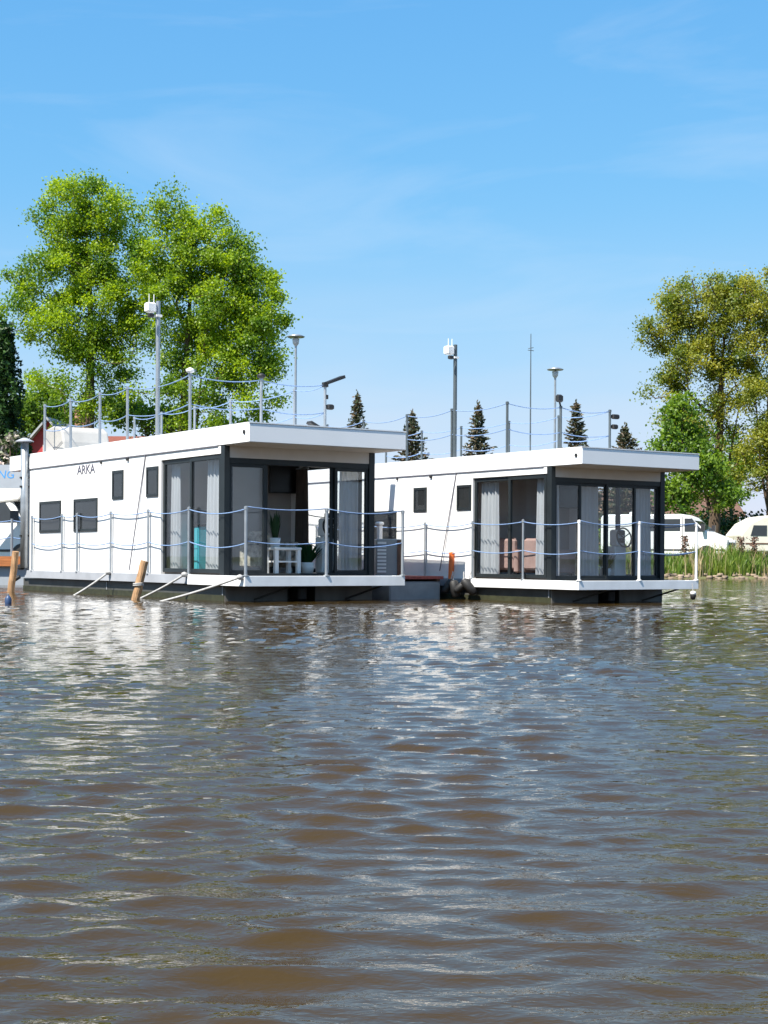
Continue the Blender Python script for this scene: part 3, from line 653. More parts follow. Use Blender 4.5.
r = empty('service_pedestal', (-.09, 30.3, .43), ja, 1, 'slim white service pedestal on the jetty behind the heat pump', 'pedestal'); MB().box(-.045, .045, -.045, .045, 0, .98, .012).build('column', 'whiteplastic', r); MB().box(-.07, .07, -.07, .07, .98, 1.05, .02).build('lamp_head', 'whiteplastic', r)
r = empty('marker_post', (1.27, 29.2, .4), 0, 1, 'bright orange marker post at the end of the jetty', 'post'); MB().tube([(0, 0, -.1), (.02, 0, .46)], .055, 14).build('tube', 'orangeplastic', r); MB().lathe([(.06, .45), (.06, .48), (.001, .49)], (.02, 0, 0), 14).build('cap', 'orangeplastic', r)
GF = 'black rubber fenders by the jetty'
def rub(x, y, z, R, h, tilt, label):
    r = empty('rubber_fender', (x, y, z), 0, 1, label, 'fender', GF); dx = tilt * h
    MB().tube([(-dx, 0, -h / 2), (-dx * .9, 0, -h / 2 + .03), (0, 0, 0), (dx * .9, 0, h / 2 - .03), (dx, 0, h / 2)], [R * .6, R, R * 1.04, R, R * .55], 12).build('bag', 'black', r, smooth=True)
    MB().tube([(dx, 0, h / 2), (dx * 1.2 + .02, .05, h / 2 + .14)], .012, 6).build('lashing', 'whiterope', r)
rub(1.2, 28.85, .25, .07, .26, .25, 'black rubber fender hanging at the jetty corner, left of its neighbours')
rub(1.33, 28.76, .2, .085, .32, -.1, 'long black rubber fender right below the orange post')
rub(1.46, 28.66, .26, .07, .24, .5, 'tilted short black rubber fender under the jetty edge')
rub(1.58, 28.5, .24, .08, .28, -.35, 'black rubber fender closest to the right houseboat deck')
r = empty('fender', (-.06, 28.95, .1), 0, 1, 'white cylindrical fender hanging at the right end of the ARKA houseboat deck', 'fender')
MB().lathe([(.001, -.14), (.05, -.12), (.085, -.06), (.09, .06), (.06, .13), (.025, .16), (.001, .17)], n=18).build('body', 'whiteplastic', r, smooth=True); MB().tube([(0, 0, .16), (0, 0, .32)], .01, 6).build('lanyard', 'whiterope', r)
r = empty('float', (5.5, 27.35, .15), 0, 1, 'small white and black float under the right houseboat deck corner', 'float')
MB().lathe([(.001, -.02), (.05, 0), (.055, .04), (.03, .06), (.001, .06)], n=14).build('cap', 'whiteplastic', r, smooth=True); MB().lathe([(.001, -.1), (.04, -.08), (.055, -.02), (.05, 0)], n=14).build('base', 'black', r, smooth=True); MB().tube([(0, 0, .06), (-.02, -.0, .2)], .008, 5).build('lanyard', 'whiterope', r)
# pale tarpaulin on the near boat's terrace
r = at(BL, 'covered_lounge', 1.0, 9.75, HT - .01, 'lounge under a pale grey tarpaulin on the stern end of the ARKA roof', 'covered furniture')
prof = [(-.55, 0), (-.57, .5), (-.53, .57), (-.1, .63), (.25, .6), (.45, .5), (.54, .25), (.57, 0)]
MB().prism([(a, b) for a, b in prof], lambda a, b, t: (t, -a, b), -.55, .55).build('tarpaulin', 'tarp', r, bevel=.04)
MB().tube([(-.57, .5, .42), (-.57, -.1, .1), (-.57, -.52, .25)], .008, 5).build('tie_cord', 'seam', r)

# ---- left bank: small jetty, motorhome, sign
r = empty('wooden_jetty', (-8.2, 41.5, 0), .1, 1, 'orange wooden jetty with grey rail posts at the left edge', 'jetty')
MB().box(-9, -1.6 + 1.7, -.9, .9, .62, .74).build('deck', 'orange', r); MB().box(-9, .12, -.98, -.9, .5, .76).build('edge_beam', 'orange', r); MB().box(-8.9, 0, -.85, .85, .0, .5).build('float', 'sign', r)
for i in range(6):
    x = -.35 - i * 1.35
    MB().tube([(x, -.8, .7), (x, -.8, 1.75)], .035, 8).build('rail_post', 'steel', r)
mb = MB()
for hh in (1.7, 1.25):
    for i in range(5): mb.tube(sag((-.35 - i * 1.35, -.8, hh), (-.35 - (i + 1) * 1.35, -.8, hh), .06), .016, 6)
mb.build('rail_rope', 'rope', r)

def wheel(parent, x, y, z, R=.34, w=.2):
    mb = MB(); n = 22
    prof = [(R * .62, -w / 2), (R * .95, -w / 2), (R, -w / 3), (R, w / 3), (R * .95, w / 2), (R * .62, w / 2)]
    o = 0
    for rr, t in prof:
        for k in range(n): mb.v.append((x + rr * math.cos(2 * PI * k / n), y + t, z + rr * math.sin(2 * PI * k / n)))
    for i in range(len(prof)):
        j = (i + 1) % len(prof)
        for k in range(n): mb.f.append((i * n + k, i * n + (k + 1) % n, j * n + (k + 1) % n, j * n + k))
    wh = mb.build('wheel', 'tyre', parent)
    rm = MB(); rm.tube([(x, y - w / 2 - .0, z), (x, y + w / 2, z)], R * .62, 18); rm.tube([(x, y - w / 2 - .03, z), (x, y + w / 2 + .03, z)], R * .2, 10); rm.build('rim', 'rim', wh)
def van(loc, rz, label, group=None, L=6.0, H=2.6, alcove=False):
    """x forward, y to the left of the driver; origin on the ground at the middle"""
    r = empty('campervan', loc, rz, 1, label, 'campervan', group); hw = 1.0; f = L / 2
    prof = [(-f, .35), (-f, H - .15), (-f + .12, H), (f - 2.1, H), (f - 1.75, H - .12), (f - .95, 1.42), (f - .15, 1.1), (f, .95), (f, .35)]
    MB().prism(prof, lambda a, b, t: (a, t, b), -hw, hw).build('body', 'paint', r, bevel=.07)
    if alcove: MB().prism([(f - 2.3, 1.95), (f - 1.05, 2.05), (f - .75, 2.3), (f - .95, 2.75), (f - 2.3, 2.85)], lambda a, b, t: (a, t, b), -hw - .04, hw + .04).build('alcove', 'paint', r, bevel=.06)
    for s_ in (-1, 1):
        y = s_ * hw
        def slab(mb, pr, t0=.0, t1=.014): mb.prism(pr, lambda a, b, t: (a, y + s_ * t, b), t0, t1)
        mb = MB(); slab(mb, [(f - 1.95, 1.42), (f - 1.95, 2.02), (f - 1.62, 2.02), (f - 1.08, 1.42)]); mb.build('side_window', 'vglass', r)
        mb = MB(); slab(mb, [(-f + 1.6, 1.45), (-f + 1.6, 2.0), (f - 2.15, 2.0), (f - 2.15, 1.45)]); mb.build('side_window', 'vglass', r)
        mb = MB(); slab(mb, [(f - 2.05, .5), (f - 2.05, 2.1), (f - 2.03, 2.1), (f - 2.03, .5)]); slab(mb, [(-f + .1, .55), (-f + .1, .62), (f - .1, .62), (f - .1, .55)]); mb.build('door_seam', 'grille', r)
        mb = MB(); slab(mb, [(f - 1.15, 1.45), (f - 1.15, 1.75), (f - 1.0, 1.75), (f - 1.0, 1.45)], .06, .26); mb.tube([(f - 1.1, y, 1.5), (f - 1.08, y + s_ * .12, 1.55)], .03, 6); mb.build('wing_mirror', 'grille', r)
        mb = MB(); mb.box(f - .34, f + .01, min(y - s_ * .02, y - s_ * .34), max(y - s_ * .02, y - s_ * .34), .9, 1.06, .02); mb.build('headlight', 'lampglass', r)
        for x in (f - .95, -f + 1.15):
            mb = MB(); pts = [(x + .43 * math.cos(t), .36 + .43 * math.sin(t)) for t in np.linspace(0, PI, 14)]
            slab(mb, pts, .0, .01); mb.build('wheel_arch', 'grille', r); wheel(r, x, s_ * (hw - .07), .34)
    # windscreen on the slope
    a = Vector((f - 1.72, 0, H - .17)); b = Vector((f - .98, 0, 1.46)); d = (b - a).normalized(); nrm = Vector((-d.z, 0, d.x)); nrm = nrm if nrm.x > 0 else -nrm
    MB().add([a + nrm * .012 + Vector((0, -.85, 0)), b + nrm * .012 + Vector((0, -.93, 0)), b + nrm * .012 + Vector((0, .93, 0)), a + nrm * .012 + Vector((0, .85, 0)),
              a - nrm * .03 + Vector((0, -.85, 0)), b - nrm * .03 + Vector((0, -.93, 0)), b - nrm * .03 + Vector((0, .93, 0)), a - nrm * .03 + Vector((0, .85, 0))],
             [(0, 1, 2, 3), (7, 6, 5, 4), (0, 4, 5, 1), (1, 5, 6, 2), (2, 6, 7, 3), (3, 7, 4, 0)]).build('windscreen', 'vglass', r)
    MB().box(f - .02, f + .025, -.6, .6, .72, .92, .01).build('grille', 'grille', r); MB().box(f - .1, f + .07, -.98, .98, .32, .62, .05).build('bumper', 'grille', r)
    MB().box(f + .026, f + .03, -.26, .26, .44, .54) .build('blank_plate', 'sign', r)
    MB().box(-f + 1.2, -f + 2.0, -.4, .4, H, H + .14, .04).build('roof_hatch', 'paint', r)
    return r
gvan = 'white campervans parked on the bank'
van((13.2, 71.5, gz(13.2, 71.5)), -.42, 'white campervan with dark windows parked behind the reeds at right', gvan, 5.9, 2.22)
van((-14.0, 55.5, gz(-14.0, 55.5)), -.55, 'white campervan with overcab alcove at the left edge of the photo', gvan, 6.0, 2.7, True).scale = (1.18, 1.18, 1.18)
# caravan
r = empty('caravan', (19.6, 74.0, gz(19.6, 74)), .12, 1, 'cream touring caravan parked at the right edge beside the campervan', 'caravan'); L, H = 5.6, 2.25; f = L / 2
prof = [(-f, .5), (-f - .12, 1.3), (-f + .35, 1.85), (-f + 1.0, H - .08), (-f + 1.6, H), (f - .5, H), (f - .1, H - .3), (f, 1.4), (f - .1, .5)]
MB().prism(prof, lambda a, b, t: (a, t, b), -1.1, 1.1).build('body', 'cream', r, bevel=.06)
MB().prism([(-f + .35, 1.25), (-f + .5, 1.75), (-f + 1.15, 1.75), (-f + 1.15, 1.25)], lambda a, b, t: (a, t, b), -1.115, -1.1).build('side_window', 'vglass', r)
MB().box(-f + 1.9, -f + 2.9, -1.115, -1.1, 1.45, 1.9).build('side_window', 'pinkwall', r); MB().box(f - 1.6, f - .6, -1.115, -1.1, 1.35, 1.9).build('side_window', 'vglass', r)
MB().box(f - 2.5, f - 1.85, -1.112, -1.1, .6, 2.2).build('door', 'paint', r); MB().box(-f + .1, f - .1, -1.112, -1.1, .85, .92).build('trim_stripe', 'brown', r)
MB().prism([(.4 + .42 * math.cos(t), .36 + .42 * math.sin(t)) for t in np.linspace(0, PI, 14)], lambda a, b, t: (a, t, b), -1.115, -1.08).build('wheel_arch', 'grille', r)
for s_ in (-1, 1): wheel(r, .4, s_ * 1.0, .33)
MB().tube([(-f, 0, .5), (-f - .9, 0, .45)], .05, 8).tube([(-f - .8, 0, .45), (-f - .8, 0, .1)], .04, 8).build('tow_hitch', 'steel', r); MB().box(-.8, .1, -.4, .4, H, H + .12, .04).build('roof_hatch', 'paint', r)
# sign
r = empty('sign_board', (-12.85, 52.2, gz(-12.85, 52.2)), -.05, 1, 'pale sign board with blue letters NG above the left campervan', 'sign')
MB().box(-3.4, .95, 0, .06, 3.5, 4.3).build('board', 'sign', r)
for x in (-3.2, .85): MB().tube([(x, .1, 0), (x, .1, 4.2)], .05, 8).build('leg', 'steel', r)
t, tw, th_ = text_mesh('lettering', 'NG', .6, 'blueink', r, 1., .002)
t.data.transform(Matrix.Translation((-.3, -.003, 3.84)) @ Matrix.Rotation(PI / 2, 4, 'X') @ Matrix(((.56 / tw, .1, 0, 0), (0, .27 / th_, 0, 0), (0, 0, 1, 0), (0, 0, 0, 1))))

# ---- houses
def house(loc, rz, w, d, he, hr, wall, roof, label, wins=(), gable_front=False):
    r = empty('house', loc, rz, 1, label, 'house')
    if gable_front: prof = [(-w / 2, 0), (-w / 2, he), (0, hr), (w / 2, he), (w / 2, 0)]; fn = lambda a, b, t: (a, t, b); t0, t1 = 0, d
    else: prof = [(0, 0), (0, he), (d / 2, hr), (d, he), (d, 0)]; fn = lambda a, b, t: (t, a, b); t0, t1 = -w / 2, w / 2
    MB().prism(prof, fn, t0, t1).build('wall', wall, r)
    e = .35; th = .14
    if gable_front:
        k = (hr - he) / (w / 2); P = [(-w / 2 - e, he - e * k), (0, hr), (w / 2 + e, he - e * k), (w / 2 + e, he - e * k + th), (0, hr + th), (-w / 2 - e, he - e * k + th)]
        o = MB().prism([(a, b + .01) for a, b in P], fn, -e, d + e).build('roof', roof, r)
    else:
        k = (hr - he) / (d / 2); P = [(-e, he - e * k), (d / 2, hr), (d + e, he - e * k), (d + e, he - e * k + th), (d / 2, hr + th), (-e, he - e * k + th)]
        o = MB().prism([(a, b + .01) for a, b in P], fn, t0 - e, t1 + e).build('roof', roof, r)
    MB().box(w * .2, w * .2 + .6, d * .45, d * .45 + .6, hr - .6, hr + .9).build('chimney', 'pinkwall', o)
    for x0, x1, z0, z1 in wins:
        fr = MB().box(x0 - .08, x1 + .08, -.05, .01, z0 - .08, z1 + .08).build('window', 'whiteplastic', r); MB().box(x0, x1, -.06, -.05, z0, z1).build('pane', 'darkwin', fr)
    return r
house((-16.6, 76, .8), -.1, 3.0, 5, 5.0, 6.7, 'redwall', 'deckgrey', 'narrow red gabled house beyond the stern of the ARKA houseboat', [(-.2, 1.0, 3.2, 5.4)], True)
house((-13.8, 88, .8), 0, 7.5, 7, 4.6, 7.0, 'pinkwall', 'redroof', 'long low house with brick red roof seen between the poplar trunks', [(-2.5, -1.5, 2, 3.3), (1, 2, 2, 3.3)])
house((20.5, 108, 1.), .05, 9, 7, 3.0, 4.6, 'pinkwall', 'brown', 'terracotta house half hidden behind the trees at right', [(-3, -2, 1.2, 2.5), (1, 2, 1.2, 2.5)])

# ---- lamp posts
def street_lamp(loc, h, label):
    r = empty('street_lamp', loc, 0, 1, label, 'street lamp', 'dish headed street lamps')
    MB().tube([(0, 0, 0), (0, 0, 1), (0, 0, 1.05), (0, 0, h - .35)], [.09, .085, .055, .045], 10).build('pole', 'steel', r)
    MB().lathe([(.05, h - .4), (.12, h - .3), (.14, h - .12), (.05, h - .1)], n=14).build('lamp_body', 'whiteplastic', r, smooth=True)
    MB().lathe([(.001, h - .08), (.33, h - .06), (.36, h - .03), (.2, h + .04), (.001, h + .06)], n=20).build('dish', 'steel', r, smooth=True); return r
street_lamp((-3.52, 60.5, gz(-3.52, 60.5)), 9.5 - gz(-3.52, 60.5), 'dish headed street lamp right of the big poplars')
street_lamp((7.3, 66, gz(7.3, 66)), 8.95 - gz(7.3, 66), 'dish headed street lamp above the right houseboat terrace')

# ------------------------------------------------------------------ trees
def px2m(px, py, z):
    dx, dy = px - 384, py - 512; c, s = math.cos(ROLL), math.sin(ROLL)
    return (c * dx + s * dy) / F_PX * z, CAMH - ((-s * dx + c * dy) - (HOR - 512)) / F_PX * z
def tree(label, group, x, y, trunk_r, fork_h, blobs, nclump, nleaf, leaf, ln, wd, seed, lean=(0, 0), extra_trunks=(), clump_r=.75, kind='tree', cat='tree', depth=.8, bark='bark', minr=.016):
    """blobs: (cx, cz, rx, rz, weight) crown lobes in metres, x absolute; grows limbs out to leaf clumps"""
    rng = np.random.default_rng(seed); z0 = gz(x, y) - .15
    root = empty(kind, (x, y, z0), 0, 1, label, cat, group)
    wts = np.array([b[2] * b[3] * b[4] for b in blobs]); wts /= wts.sum()
    C = []
    while len(C) < nclump:
        b = blobs[rng.choice(len(blobs), p=wts)]; d = rng.normal(size=3); d /= np.linalg.norm(d); rr = rng.uniform(.02, 1) ** .38
        C.append((b[0] - x + d[0] * rr * b[2], d[1] * rr * b[2] * depth + rng.normal() * .15, b[1] - z0 + d[2] * rr * b[3]))
    C = np.array(C); C = C[C[:, 2] > fork_h * .45]
    top = C[:, 2].max()
    nodes = []; par = []; base_r = []
    def add(p, pa): nodes.append(np.array(p, float)); par.append(pa); return len(nodes) - 1
    # leader(s)
    n = 12; last = -1
    for i in range(n + 1):
        t = i / n; h = t * top * .88; last = add((lean[0] * t + .12 * math.sin(t * 7 + seed) * t, lean[1] * t + .12 * math.cos(t * 5 + seed) * t, h), last)
    for ex, eh in extra_trunks:        # a second stem leaving low
        j = 2; last2 = j; p0 = nodes[j]
        for i in range(1, 9):
            t = i / 8; last2 = add((p0[0] + ex * (t ** .7), p0[1] + .3 * math.sin(t * 3), p0[2] + (eh - p0[2]) * t), last2)
    order = np.argsort(np.hypot(C[:, 0], C[:, 1]) + .15 * C[:, 2])
    for ci in order:
        c = C[ci]; A = np.array(nodes); d = A - c; dist = np.linalg.norm(d, axis=1)
        cost = dist + 1.2 * np.maximum(0, A[:, 2] - (c[2] - .35 * np.hypot(c[0] - A[:, 0], c[1] - A[:, 1]))) + 3 * (A[:, 2] < fork_h)
        j = int(np.argmin(cost)); p0 = A[j]; m = max(2, int(dist[j] / .7)); prev = j
        up = np.array([0, 0, .12 * dist[j]])
        for i in range(1, m + 1):
            t = i / m; prev = add(p0 * (1 - t) + c * t + up * math.sin(PI * t) * (-.6 if t < .5 else -.6) + rng.normal(size=3) * .07 * (i < m), prev)
    N = len(nodes); kids = [[] for _ in range(N)]
    for i in range(1, N): kids[par[i]].append(i)
    cnt = np.zeros(N)
    for i in range(N - 1, -1, -1):
        if not kids[i]: cnt[i] = 1
        if par[i] >= 0: cnt[par[i]] += cnt[i]
    R = np.maximum(minr, trunk_r * (cnt / cnt[0]) ** .62 * (1 - .45 * np.clip(np.array(nodes)[:, 2] / top, 0, 1)))
    mb = MB(); seen = [False] * N
    stack = [(0, -1)]
    while stack:
        i, pa = stack.pop(); ch = [] if pa < 0 else [pa]; ch.append(i); cur = i
        while kids[cur]:
            ks = sorted(kids[cur], key=lambda k: -R[k]); 
            for k in ks[1:]: stack.append((k, cur))
            cur = ks[0]; ch.append(cur)
        if len(ch) > 1:
            rs = [R[k] for k in ch]
            if pa >= 0: rs[0] = rs[1]
            mb.tube([nodes[k] for k in ch], rs, 10 if rs[0] > .1 else 6, cap=False)
    if True:
        o = mb.build('trunk', bark, root, smooth=True)
    # leaves: clumps plus some along twigs
    per = rng.dirichlet(np.full(len(C), 3.)) * nleaf; P = []; T = []
    for c, k in zip(C, per):
        k = int(k); sc = clump_r * rng.uniform(.6, 1.25); q = rng.normal(size=(k, 3)) * sc * np.array([.62, .62, .5]); P.append(c + q); T.append(np.full(k, rng.normal(.25, .17)) + rng.normal(size=k) * .06)
    P = np.vstack(P); T = np.concatenate(T)
    V, Fq = leaves(P, ln, wd, rng, .25); np_mesh('crown', V, Fq, leaf, root, np.clip(T, -.2, .9))
    return root
def PB(z, lst): 
    out_ = []
    for px, py, rx, ry, w in lst:
        X, H = px2m(px, py, z); out_.append((X, H, rx * z / F_PX, ry * z / F_PX, w))
    return out_
GT = 'tall poplars behind the ARKA houseboat'
tree('tall bright poplar with single dark trunk above the stern of the ARKA houseboat', GT, px2m(92, 440, 75)[0], 75, .27, 6.5,
     PB(75, [(82, 215, 48, 36, 1.1), (100, 240, 48, 45, 1), (66, 275, 42, 40, .9), (110, 300, 42, 45, .9), (60, 325, 42, 34, .7), (95, 345, 40, 38, .8), (130, 340, 26, 40, .6), (75, 400, 40, 24, .4), (18, 290, 26, 24, .7), (14, 325, 22, 26, .6), (50, 385, 34, 16, .4), (110, 392, 36, 26, .45)]),
     300, 70000, 'poplar', .13, .1, 3, (-.3, 0), (), .5)
tree('broad poplar with twin trunks bulging to the right behind the mast', GT, px2m(180, 440, 73)[0], 73, .27, 6.0,
     PB(73, [(185, 225, 42, 34, 1), (212, 250, 40, 40, 1), (165, 265, 36, 48, .9), (225, 295, 46, 48, 1), (258, 308, 30, 38, .9), (180, 325, 42, 46, .8), (248, 358, 38, 34, .9), (205, 378, 42, 36, .7), (160, 400, 34, 28, .5), (225, 412, 44, 26, .75), (262, 395, 24, 24, .6), (200, 425, 40, 20, .5)]),
     320, 84000, 'poplar', .13, .1, 8, (.4, 0), [(.9, 9.0)], .5)
tree('low light green tree behind the red gabled house', None, px2m(45, 440, 84)[0], 84, .16, 1.8, PB(84, [(42, 410, 28, 20, 1), (25, 420, 16, 16, .8), (60, 415, 16, 14, .7)]), 60, 7000, 'lime', .2, .14, 21, clump_r=.5)
tree('sparse young tree between the poplar trunks', None, px2m(140, 440, 78)[0], 80, .12, 2.5, PB(80, [(140, 420, 36, 18, 1), (120, 405, 22, 16, .6), (175, 425, 24, 14, .8), (230, 428, 28, 12, .8)]), 70, 5500, 'lime', .2, .14, 22, clump_r=.55)
GR = 'olive leaved trees at the right edge'
tree('tall olive leaved tree with reddish leaning trunk behind the white campervan', GR, px2m(712, 500, 82)[0], 82, .33, 3.2,
     PB(82, [(698, 306, 40, 32, 1), (662, 322, 26, 28, .7), (738, 302, 30, 34, .9), (690, 360, 40, 30, .8), (735, 375, 30, 36, .8), (668, 385, 24, 22, .45), (700, 415, 40, 26, .7), (738, 440, 28, 26, .6), (690, 455, 30, 26, .6), (720, 475, 30, 24, .6), (705, 345, 40, 30, .5), (715, 500, 26, 14, .3)]),
     310, 52000, 'willow', .135, .095, 31, (.7, 0), [(-1.0, 7.5), (1.3, 8.5)], .48, minr=.03)
tree('olive leaved tree cut off by the right edge of the photo', GR, px2m(772, 500, 80)[0], 80, .3, 3.0,
     PB(80, [(765, 303, 32, 36, 1), (790, 340, 40, 50, .9), (760, 375, 30, 38, .8), (800, 420, 40, 34, .7), (765, 445, 28, 30, .8), (772, 475, 28, 22, .6)]), 210, 36000, 'willow', .135, .095, 33, (-.2, 0), [(-.8, 8.0)], .48, minr=.03)
tree('bright green young tree right of the right houseboat roof', None, px2m(683, 500, 76)[0], 76, .14, 1.5, PB(76, [(678, 420, 20, 24, .8), (668, 445, 18, 22, .7), (700, 470, 24, 22, .9), (676, 495, 20, 18, .8), (700, 435, 16, 18, .5), (725, 490, 18, 18, .6)]), 90, 10000, 'lime', .2, .14, 36, clump_r=.5)
tree('small green tree beside the reddish trunk at right', None, px2m(738, 500, 90)[0], 92, .12, 1.0, PB(92, [(735, 470, 18, 18, 1), (728, 490, 20, 14, 1), (742, 450, 16, 14, .6)]), 50, 5000, 'lime', .22, .15, 37, clump_r=.5)
# evergreens
def conifer(label, group, x, y, h, r, seed, leaf='spruce', layers=15, wispy=False):
    rng = np.random.default_rng(seed); z0 = gz(x, y) - .1; root = empty('spruce_tree', (x, y, z0), 0, 1, label, 'spruce', group)
    mb = MB().tube([(0, 0, 0), (0, 0, h * .5), (0, 0, h)], [.16, .09, .015], 8); P = []; D = []
    K = 150
    for i in range(K):
        t = ((i + .5) / K) ** 1.1; tier = .35 + .65 * abs(math.sin(t * layers * .5 * PI)) ; zc = h * (.28 + .71 * t); rr = r * (1 - t) ** .9 * (.55 + .45 * tier) * rng.uniform(.7, 1.15) + .08
        a = i * 2.4 + rng.normal() * .3; L = rr; dirv = np.array([math.cos(a), math.sin(a), -.25 + .5 * t]); tip = dirv * L + np.array([0, 0, zc])
        mb.tube([(0, 0, zc + .03), tuple(tip * .6 + np.array([0, 0, zc]) * .4 - np.array([0, 0, .04])), tuple(tip + np.array([0, 0, .08 * L]))], [.025, .015, .005], 5, cap=False)
        n = int(34 * L + 6); s_ = rng.uniform(.1, 1.05, n); q = np.outer(s_, dirv * L) + np.array([0, 0, zc]); q += rng.normal(size=(n, 3)) * np.array([.1, .1, .05]) * (1.3 - s_)[:, None]; q[:, 2] += .1 * L * s_ ** 2 - .04
        P.append(q); D.append(np.tile(dirv, (n, 1)) + rng.normal(size=(n, 3)) * .5)
    P.append(np.stack([rng.normal(size=30) * .04, rng.normal(size=30) * .04, h * .9 + rng.uniform(0, h * .12, 30)], 1)); D.append(np.tile([0, 0, 1.], (30, 1)))
    mb.build('trunk', 'bark', root); P = np.vstack(P); D = np.vstack(D); V, Fq = leaves(P, .24, .09, rng, 0, D)
    np_mesh('foliage', V, Fq, leaf, root, rng.normal(.2, .2, len(P)))
GS = 'dark spruces rising behind the houseboat roofs'
for lb, px, py, z, w, sd in (('dark spruce rising just behind the right end of the ARKA roof', 357, 391, 78, 1.5, 1), ('drooping spruce in the gap between the two houseboats', 412, 410, 80, 2.2, 2), ('tidy cone shaped spruce left of the middle of the right terrace', 478, 402, 80, 1.75, 3), ('spruce beside the dish lamp behind the right terrace', 576, 400, 80, 1.7, 4), ('short loose spruce at the right end of the right terrace', 625, 424, 80, 2.6, 5)):
    X, H = px2m(px, py, z); conifer(lb, GS, X, z, H - gz(X, z), w, sd)
def bush(name, label, cat, x, y, blobs, n, leaf, seed, ln=.16, wd=.11, group=None):
    rng = np.random.default_rng(seed); z0 = gz(x, y); root = empty(name, (x, y, z0), 0, 1, label, cat, group); P = []; T = []
    mb = MB()
    for bx, by, bz, rx, rz in blobs:
        k = n // len(blobs); d = rng.normal(size=(k, 3)); d /= np.linalg.norm(d, axis=1)[:, None]; rr = rng.uniform(.1, 1, k) ** .4
        lump = 1 + .22 * np.sin(d[:, 0] * 7 + bx * 3) * np.sin(d[:, 2] * 6 + d[:, 1] * 4)
        P.append(np.array([bx, by, bz]) + d * (rr * lump)[:, None] * np.array([rx, rx, rz])); T.append(.2 + .25 * np.sin(d[:, 0] * 9 + d[:, 2] * 7) + rng.normal(size=k) * .15)
        for _ in range(5):
            e = rng.normal(size=3) * .4; mb.tube([(bx * .6, by * .6, 0), (bx + e[0] * rx, by + e[1] * rx, bz + abs(e[2]) * rz)], [.05, .012], 5, cap=False)
    P = np.vstack(P); P[:, 2] = np.maximum(P[:, 2], .02); V, Fq = leaves(P, ln, wd, rng, .1); mb.build('stems', 'bark', root); np_mesh('foliage', V, Fq, leaf, root, np.concatenate(T)); return root
X, H = px2m(2, 318, 62); bush('thuja', 'tall dark evergreen column at the left edge of the photo', 'evergreen', X, 62, [(0, 0, 2.2, 1.15, 2.4), (-.1, 0, 4.5, 1.05, 2.4), (0, 0, 6.6, .85, 2.2), (0, 0, 8.4, .5, 1.5)], 16000, 'thuja', 41, .2, .1)
bush('flowering_shrub', 'pale blossoming shrub below the dark evergreen at the left edge', 'shrub', px2m(6, 445, 60)[0], 60, [(0, 0, 3.7, .6, .6), (-.5, 0, 4.5, .5, .6), (.3, 0, 4.9, .35, .35)], 1500, 'bloom', 42, .2, .15)
bush('shrub', 'rounded green shrub in front of the red gabled house', 'shrub', px2m(21, 440, 64)[0], 64, [(0, 0, 4.6, .42, .9), (.1, 0, 2.6, .7, 1.3)], 4500, 'thuja', 43, .18, .1)
bush('hedge', 'dark hedge behind the white campervan at right', 'hedge', 18.3, 88, [(0, 0, 1.5, 2.2, 1.6), (3, 0, 1.4, 2.2, 1.5), (-3, 0, 1.5, 2.2, 1.5), (6, .4, 1.5, 2.2, 1.6), (9, 0, 1.6, 2.2, 1.6)], 14000, 'thuja', 44, .22, .14)
bush('hedge', 'long green hedge behind both houseboats', 'hedge', -2, 84, [(i * 2.6, .3 * (i % 2), 1.3, 1.9, 1.5) for i in range(-6, 7)], 20000, 'lime', 45, .24, .15)

# ------------------------------------------------------------------ bank vegetation and stones
def blades(name, n, xr, dr, hr, wr, leaf, seed, lean=.25, patch=0):
    rng = np.random.default_rng(seed); x = rng.uniform(*xr, n)
    if patch: x = x + patch * np.sin(x * 2.1) + rng.normal(size=n) * .15
    y = shore(x) + dr[0] + (dr[1] - dr[0]) * rng.random(n) ** 1.3; z = ground_h(x, y) - .03
    h = rng.uniform(*hr, n) * (1 + .3 * np.sin(x * 1.3 + seed) + .25 * np.sin(x * 4.1 + 2 * y)); w = rng.uniform(*wr, n); a = rng.uniform(0, 2 * PI, n)
    b = np.stack([x, y, z], 1); s_ = np.stack([np.cos(a) * w, np.sin(a) * w, 0 * a], 1); l = rng.normal(size=(n, 2)) * lean
    mid = b + np.stack([l[:, 0] * h * .3, l[:, 1] * h * .3, h * .6], 1); tip = b + np.stack([l[:, 0] * h, l[:, 1] * h, h * .95], 1)
    V = np.stack([b - s_, b + s_, mid + s_ * .8, mid - s_ * .8, tip + s_ * .12, tip - s_ * .12], 1).reshape(-1, 3); i = np.arange(n)[:, None] * 6
    F = np.vstack([i + np.array([0, 1, 2, 3]), i + np.array([3, 2, 4, 5])])
    t = rng.normal(.22, .2, n); o = np_mesh(name, V, F, leaf, None, np.concatenate([t, t])); tag(o, kind='stuff'); return o
tag(blades('bank_grass', 26000, (3, 40), (.3, 4.5), (.25, .75), (.012, .03), 'grass', 51), 'fresh green grass covering the right bank', 'grass')
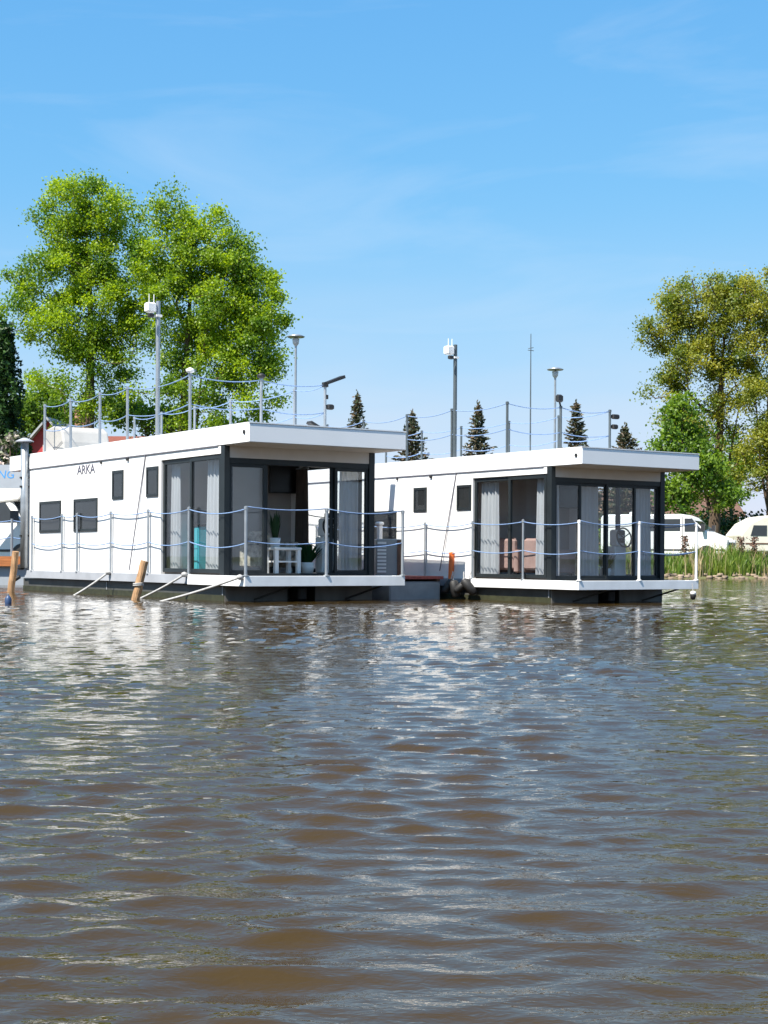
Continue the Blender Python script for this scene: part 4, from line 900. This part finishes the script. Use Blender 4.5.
tag(blades('dry_reeds', 1500, (8, 40), (.2, 2.2), (.5, 1.15), (.012, .028), 'reed', 52, .15, .5), 'dry straw coloured reeds along the right waterline', 'reeds')
tag(blades('left_bank_grass', 12000, (-34, 3), (.6, 7), (.2, .6), (.012, .03), 'grass', 53), 'green grass on the left bank', 'grass')
def stones():
    rng = np.random.default_rng(9); V = []; F = []; base = [(-1, -1, -1), (1, -1, -1), (1, 1, -1), (-1, 1, -1), (-1, -1, 1), (1, -1, 1), (1, 1, 1), (-1, 1, 1)]
    q = [(3, 2, 1, 0), (4, 5, 6, 7), (0, 1, 5, 4), (1, 2, 6, 5), (2, 3, 7, 6), (3, 0, 4, 7)]
    for i in range(420):
        x = rng.uniform(-2, 38); y = shore(x) + rng.uniform(-.25, .5); s_ = rng.uniform(.05, .15); o = len(V); rot = rng.uniform(0, PI); c, sn = math.cos(rot), math.sin(rot)
        zz = gz(x, y)
        for b in base:
            p = np.array(b) * (.75 if b[2] > 0 else 1) * s_ * rng.uniform(.7, 1.1, 3) * np.array([1.2, 1, .55]); V.append((x + p[0] * c - p[1] * sn, y + p[0] * sn + p[1] * c, max(zz, -.02) + .04 + p[2]))
        F += [tuple(k + o for k in f) for f in q]
    o = np_mesh('shore_stones', np.array(V), np.array(F), 'rock'); tag(o, 'rubble stones along the right waterline', 'stones', None, 'stuff')
stones()
GW = 'dry brown seed head stalks on the right bank'
for i, (px, lb) in enumerate(((687, 'brown dry stalk on the bank behind the right houseboat railing'), (744, 'brown dry dock stalk in front of the caravan nose'), (757, 'brown dry dock stalk in front of the caravan window'))):
    X, _ = px2m(px, 545, 67); rng = np.random.default_rng(60 + i); z0 = gz(X, 67.6); r = empty('dock_stalk', (X, 67.6, z0), 0, 1, lb, 'dry plant', GW)
    MB().tube([(0, 0, -.05), (.03, 0, .7), (0, 0, 1.25)], [.03, .025, .01], 6).build('stem', 'brown', r)
    P = np.stack([rng.normal(size=260) * .09, rng.normal(size=260) * .09, rng.uniform(.35, 1.25, 260)], 1); V, Fq = leaves(P, .12, .06, rng); np_mesh('seed_head', V, Fq, 'brown', r)
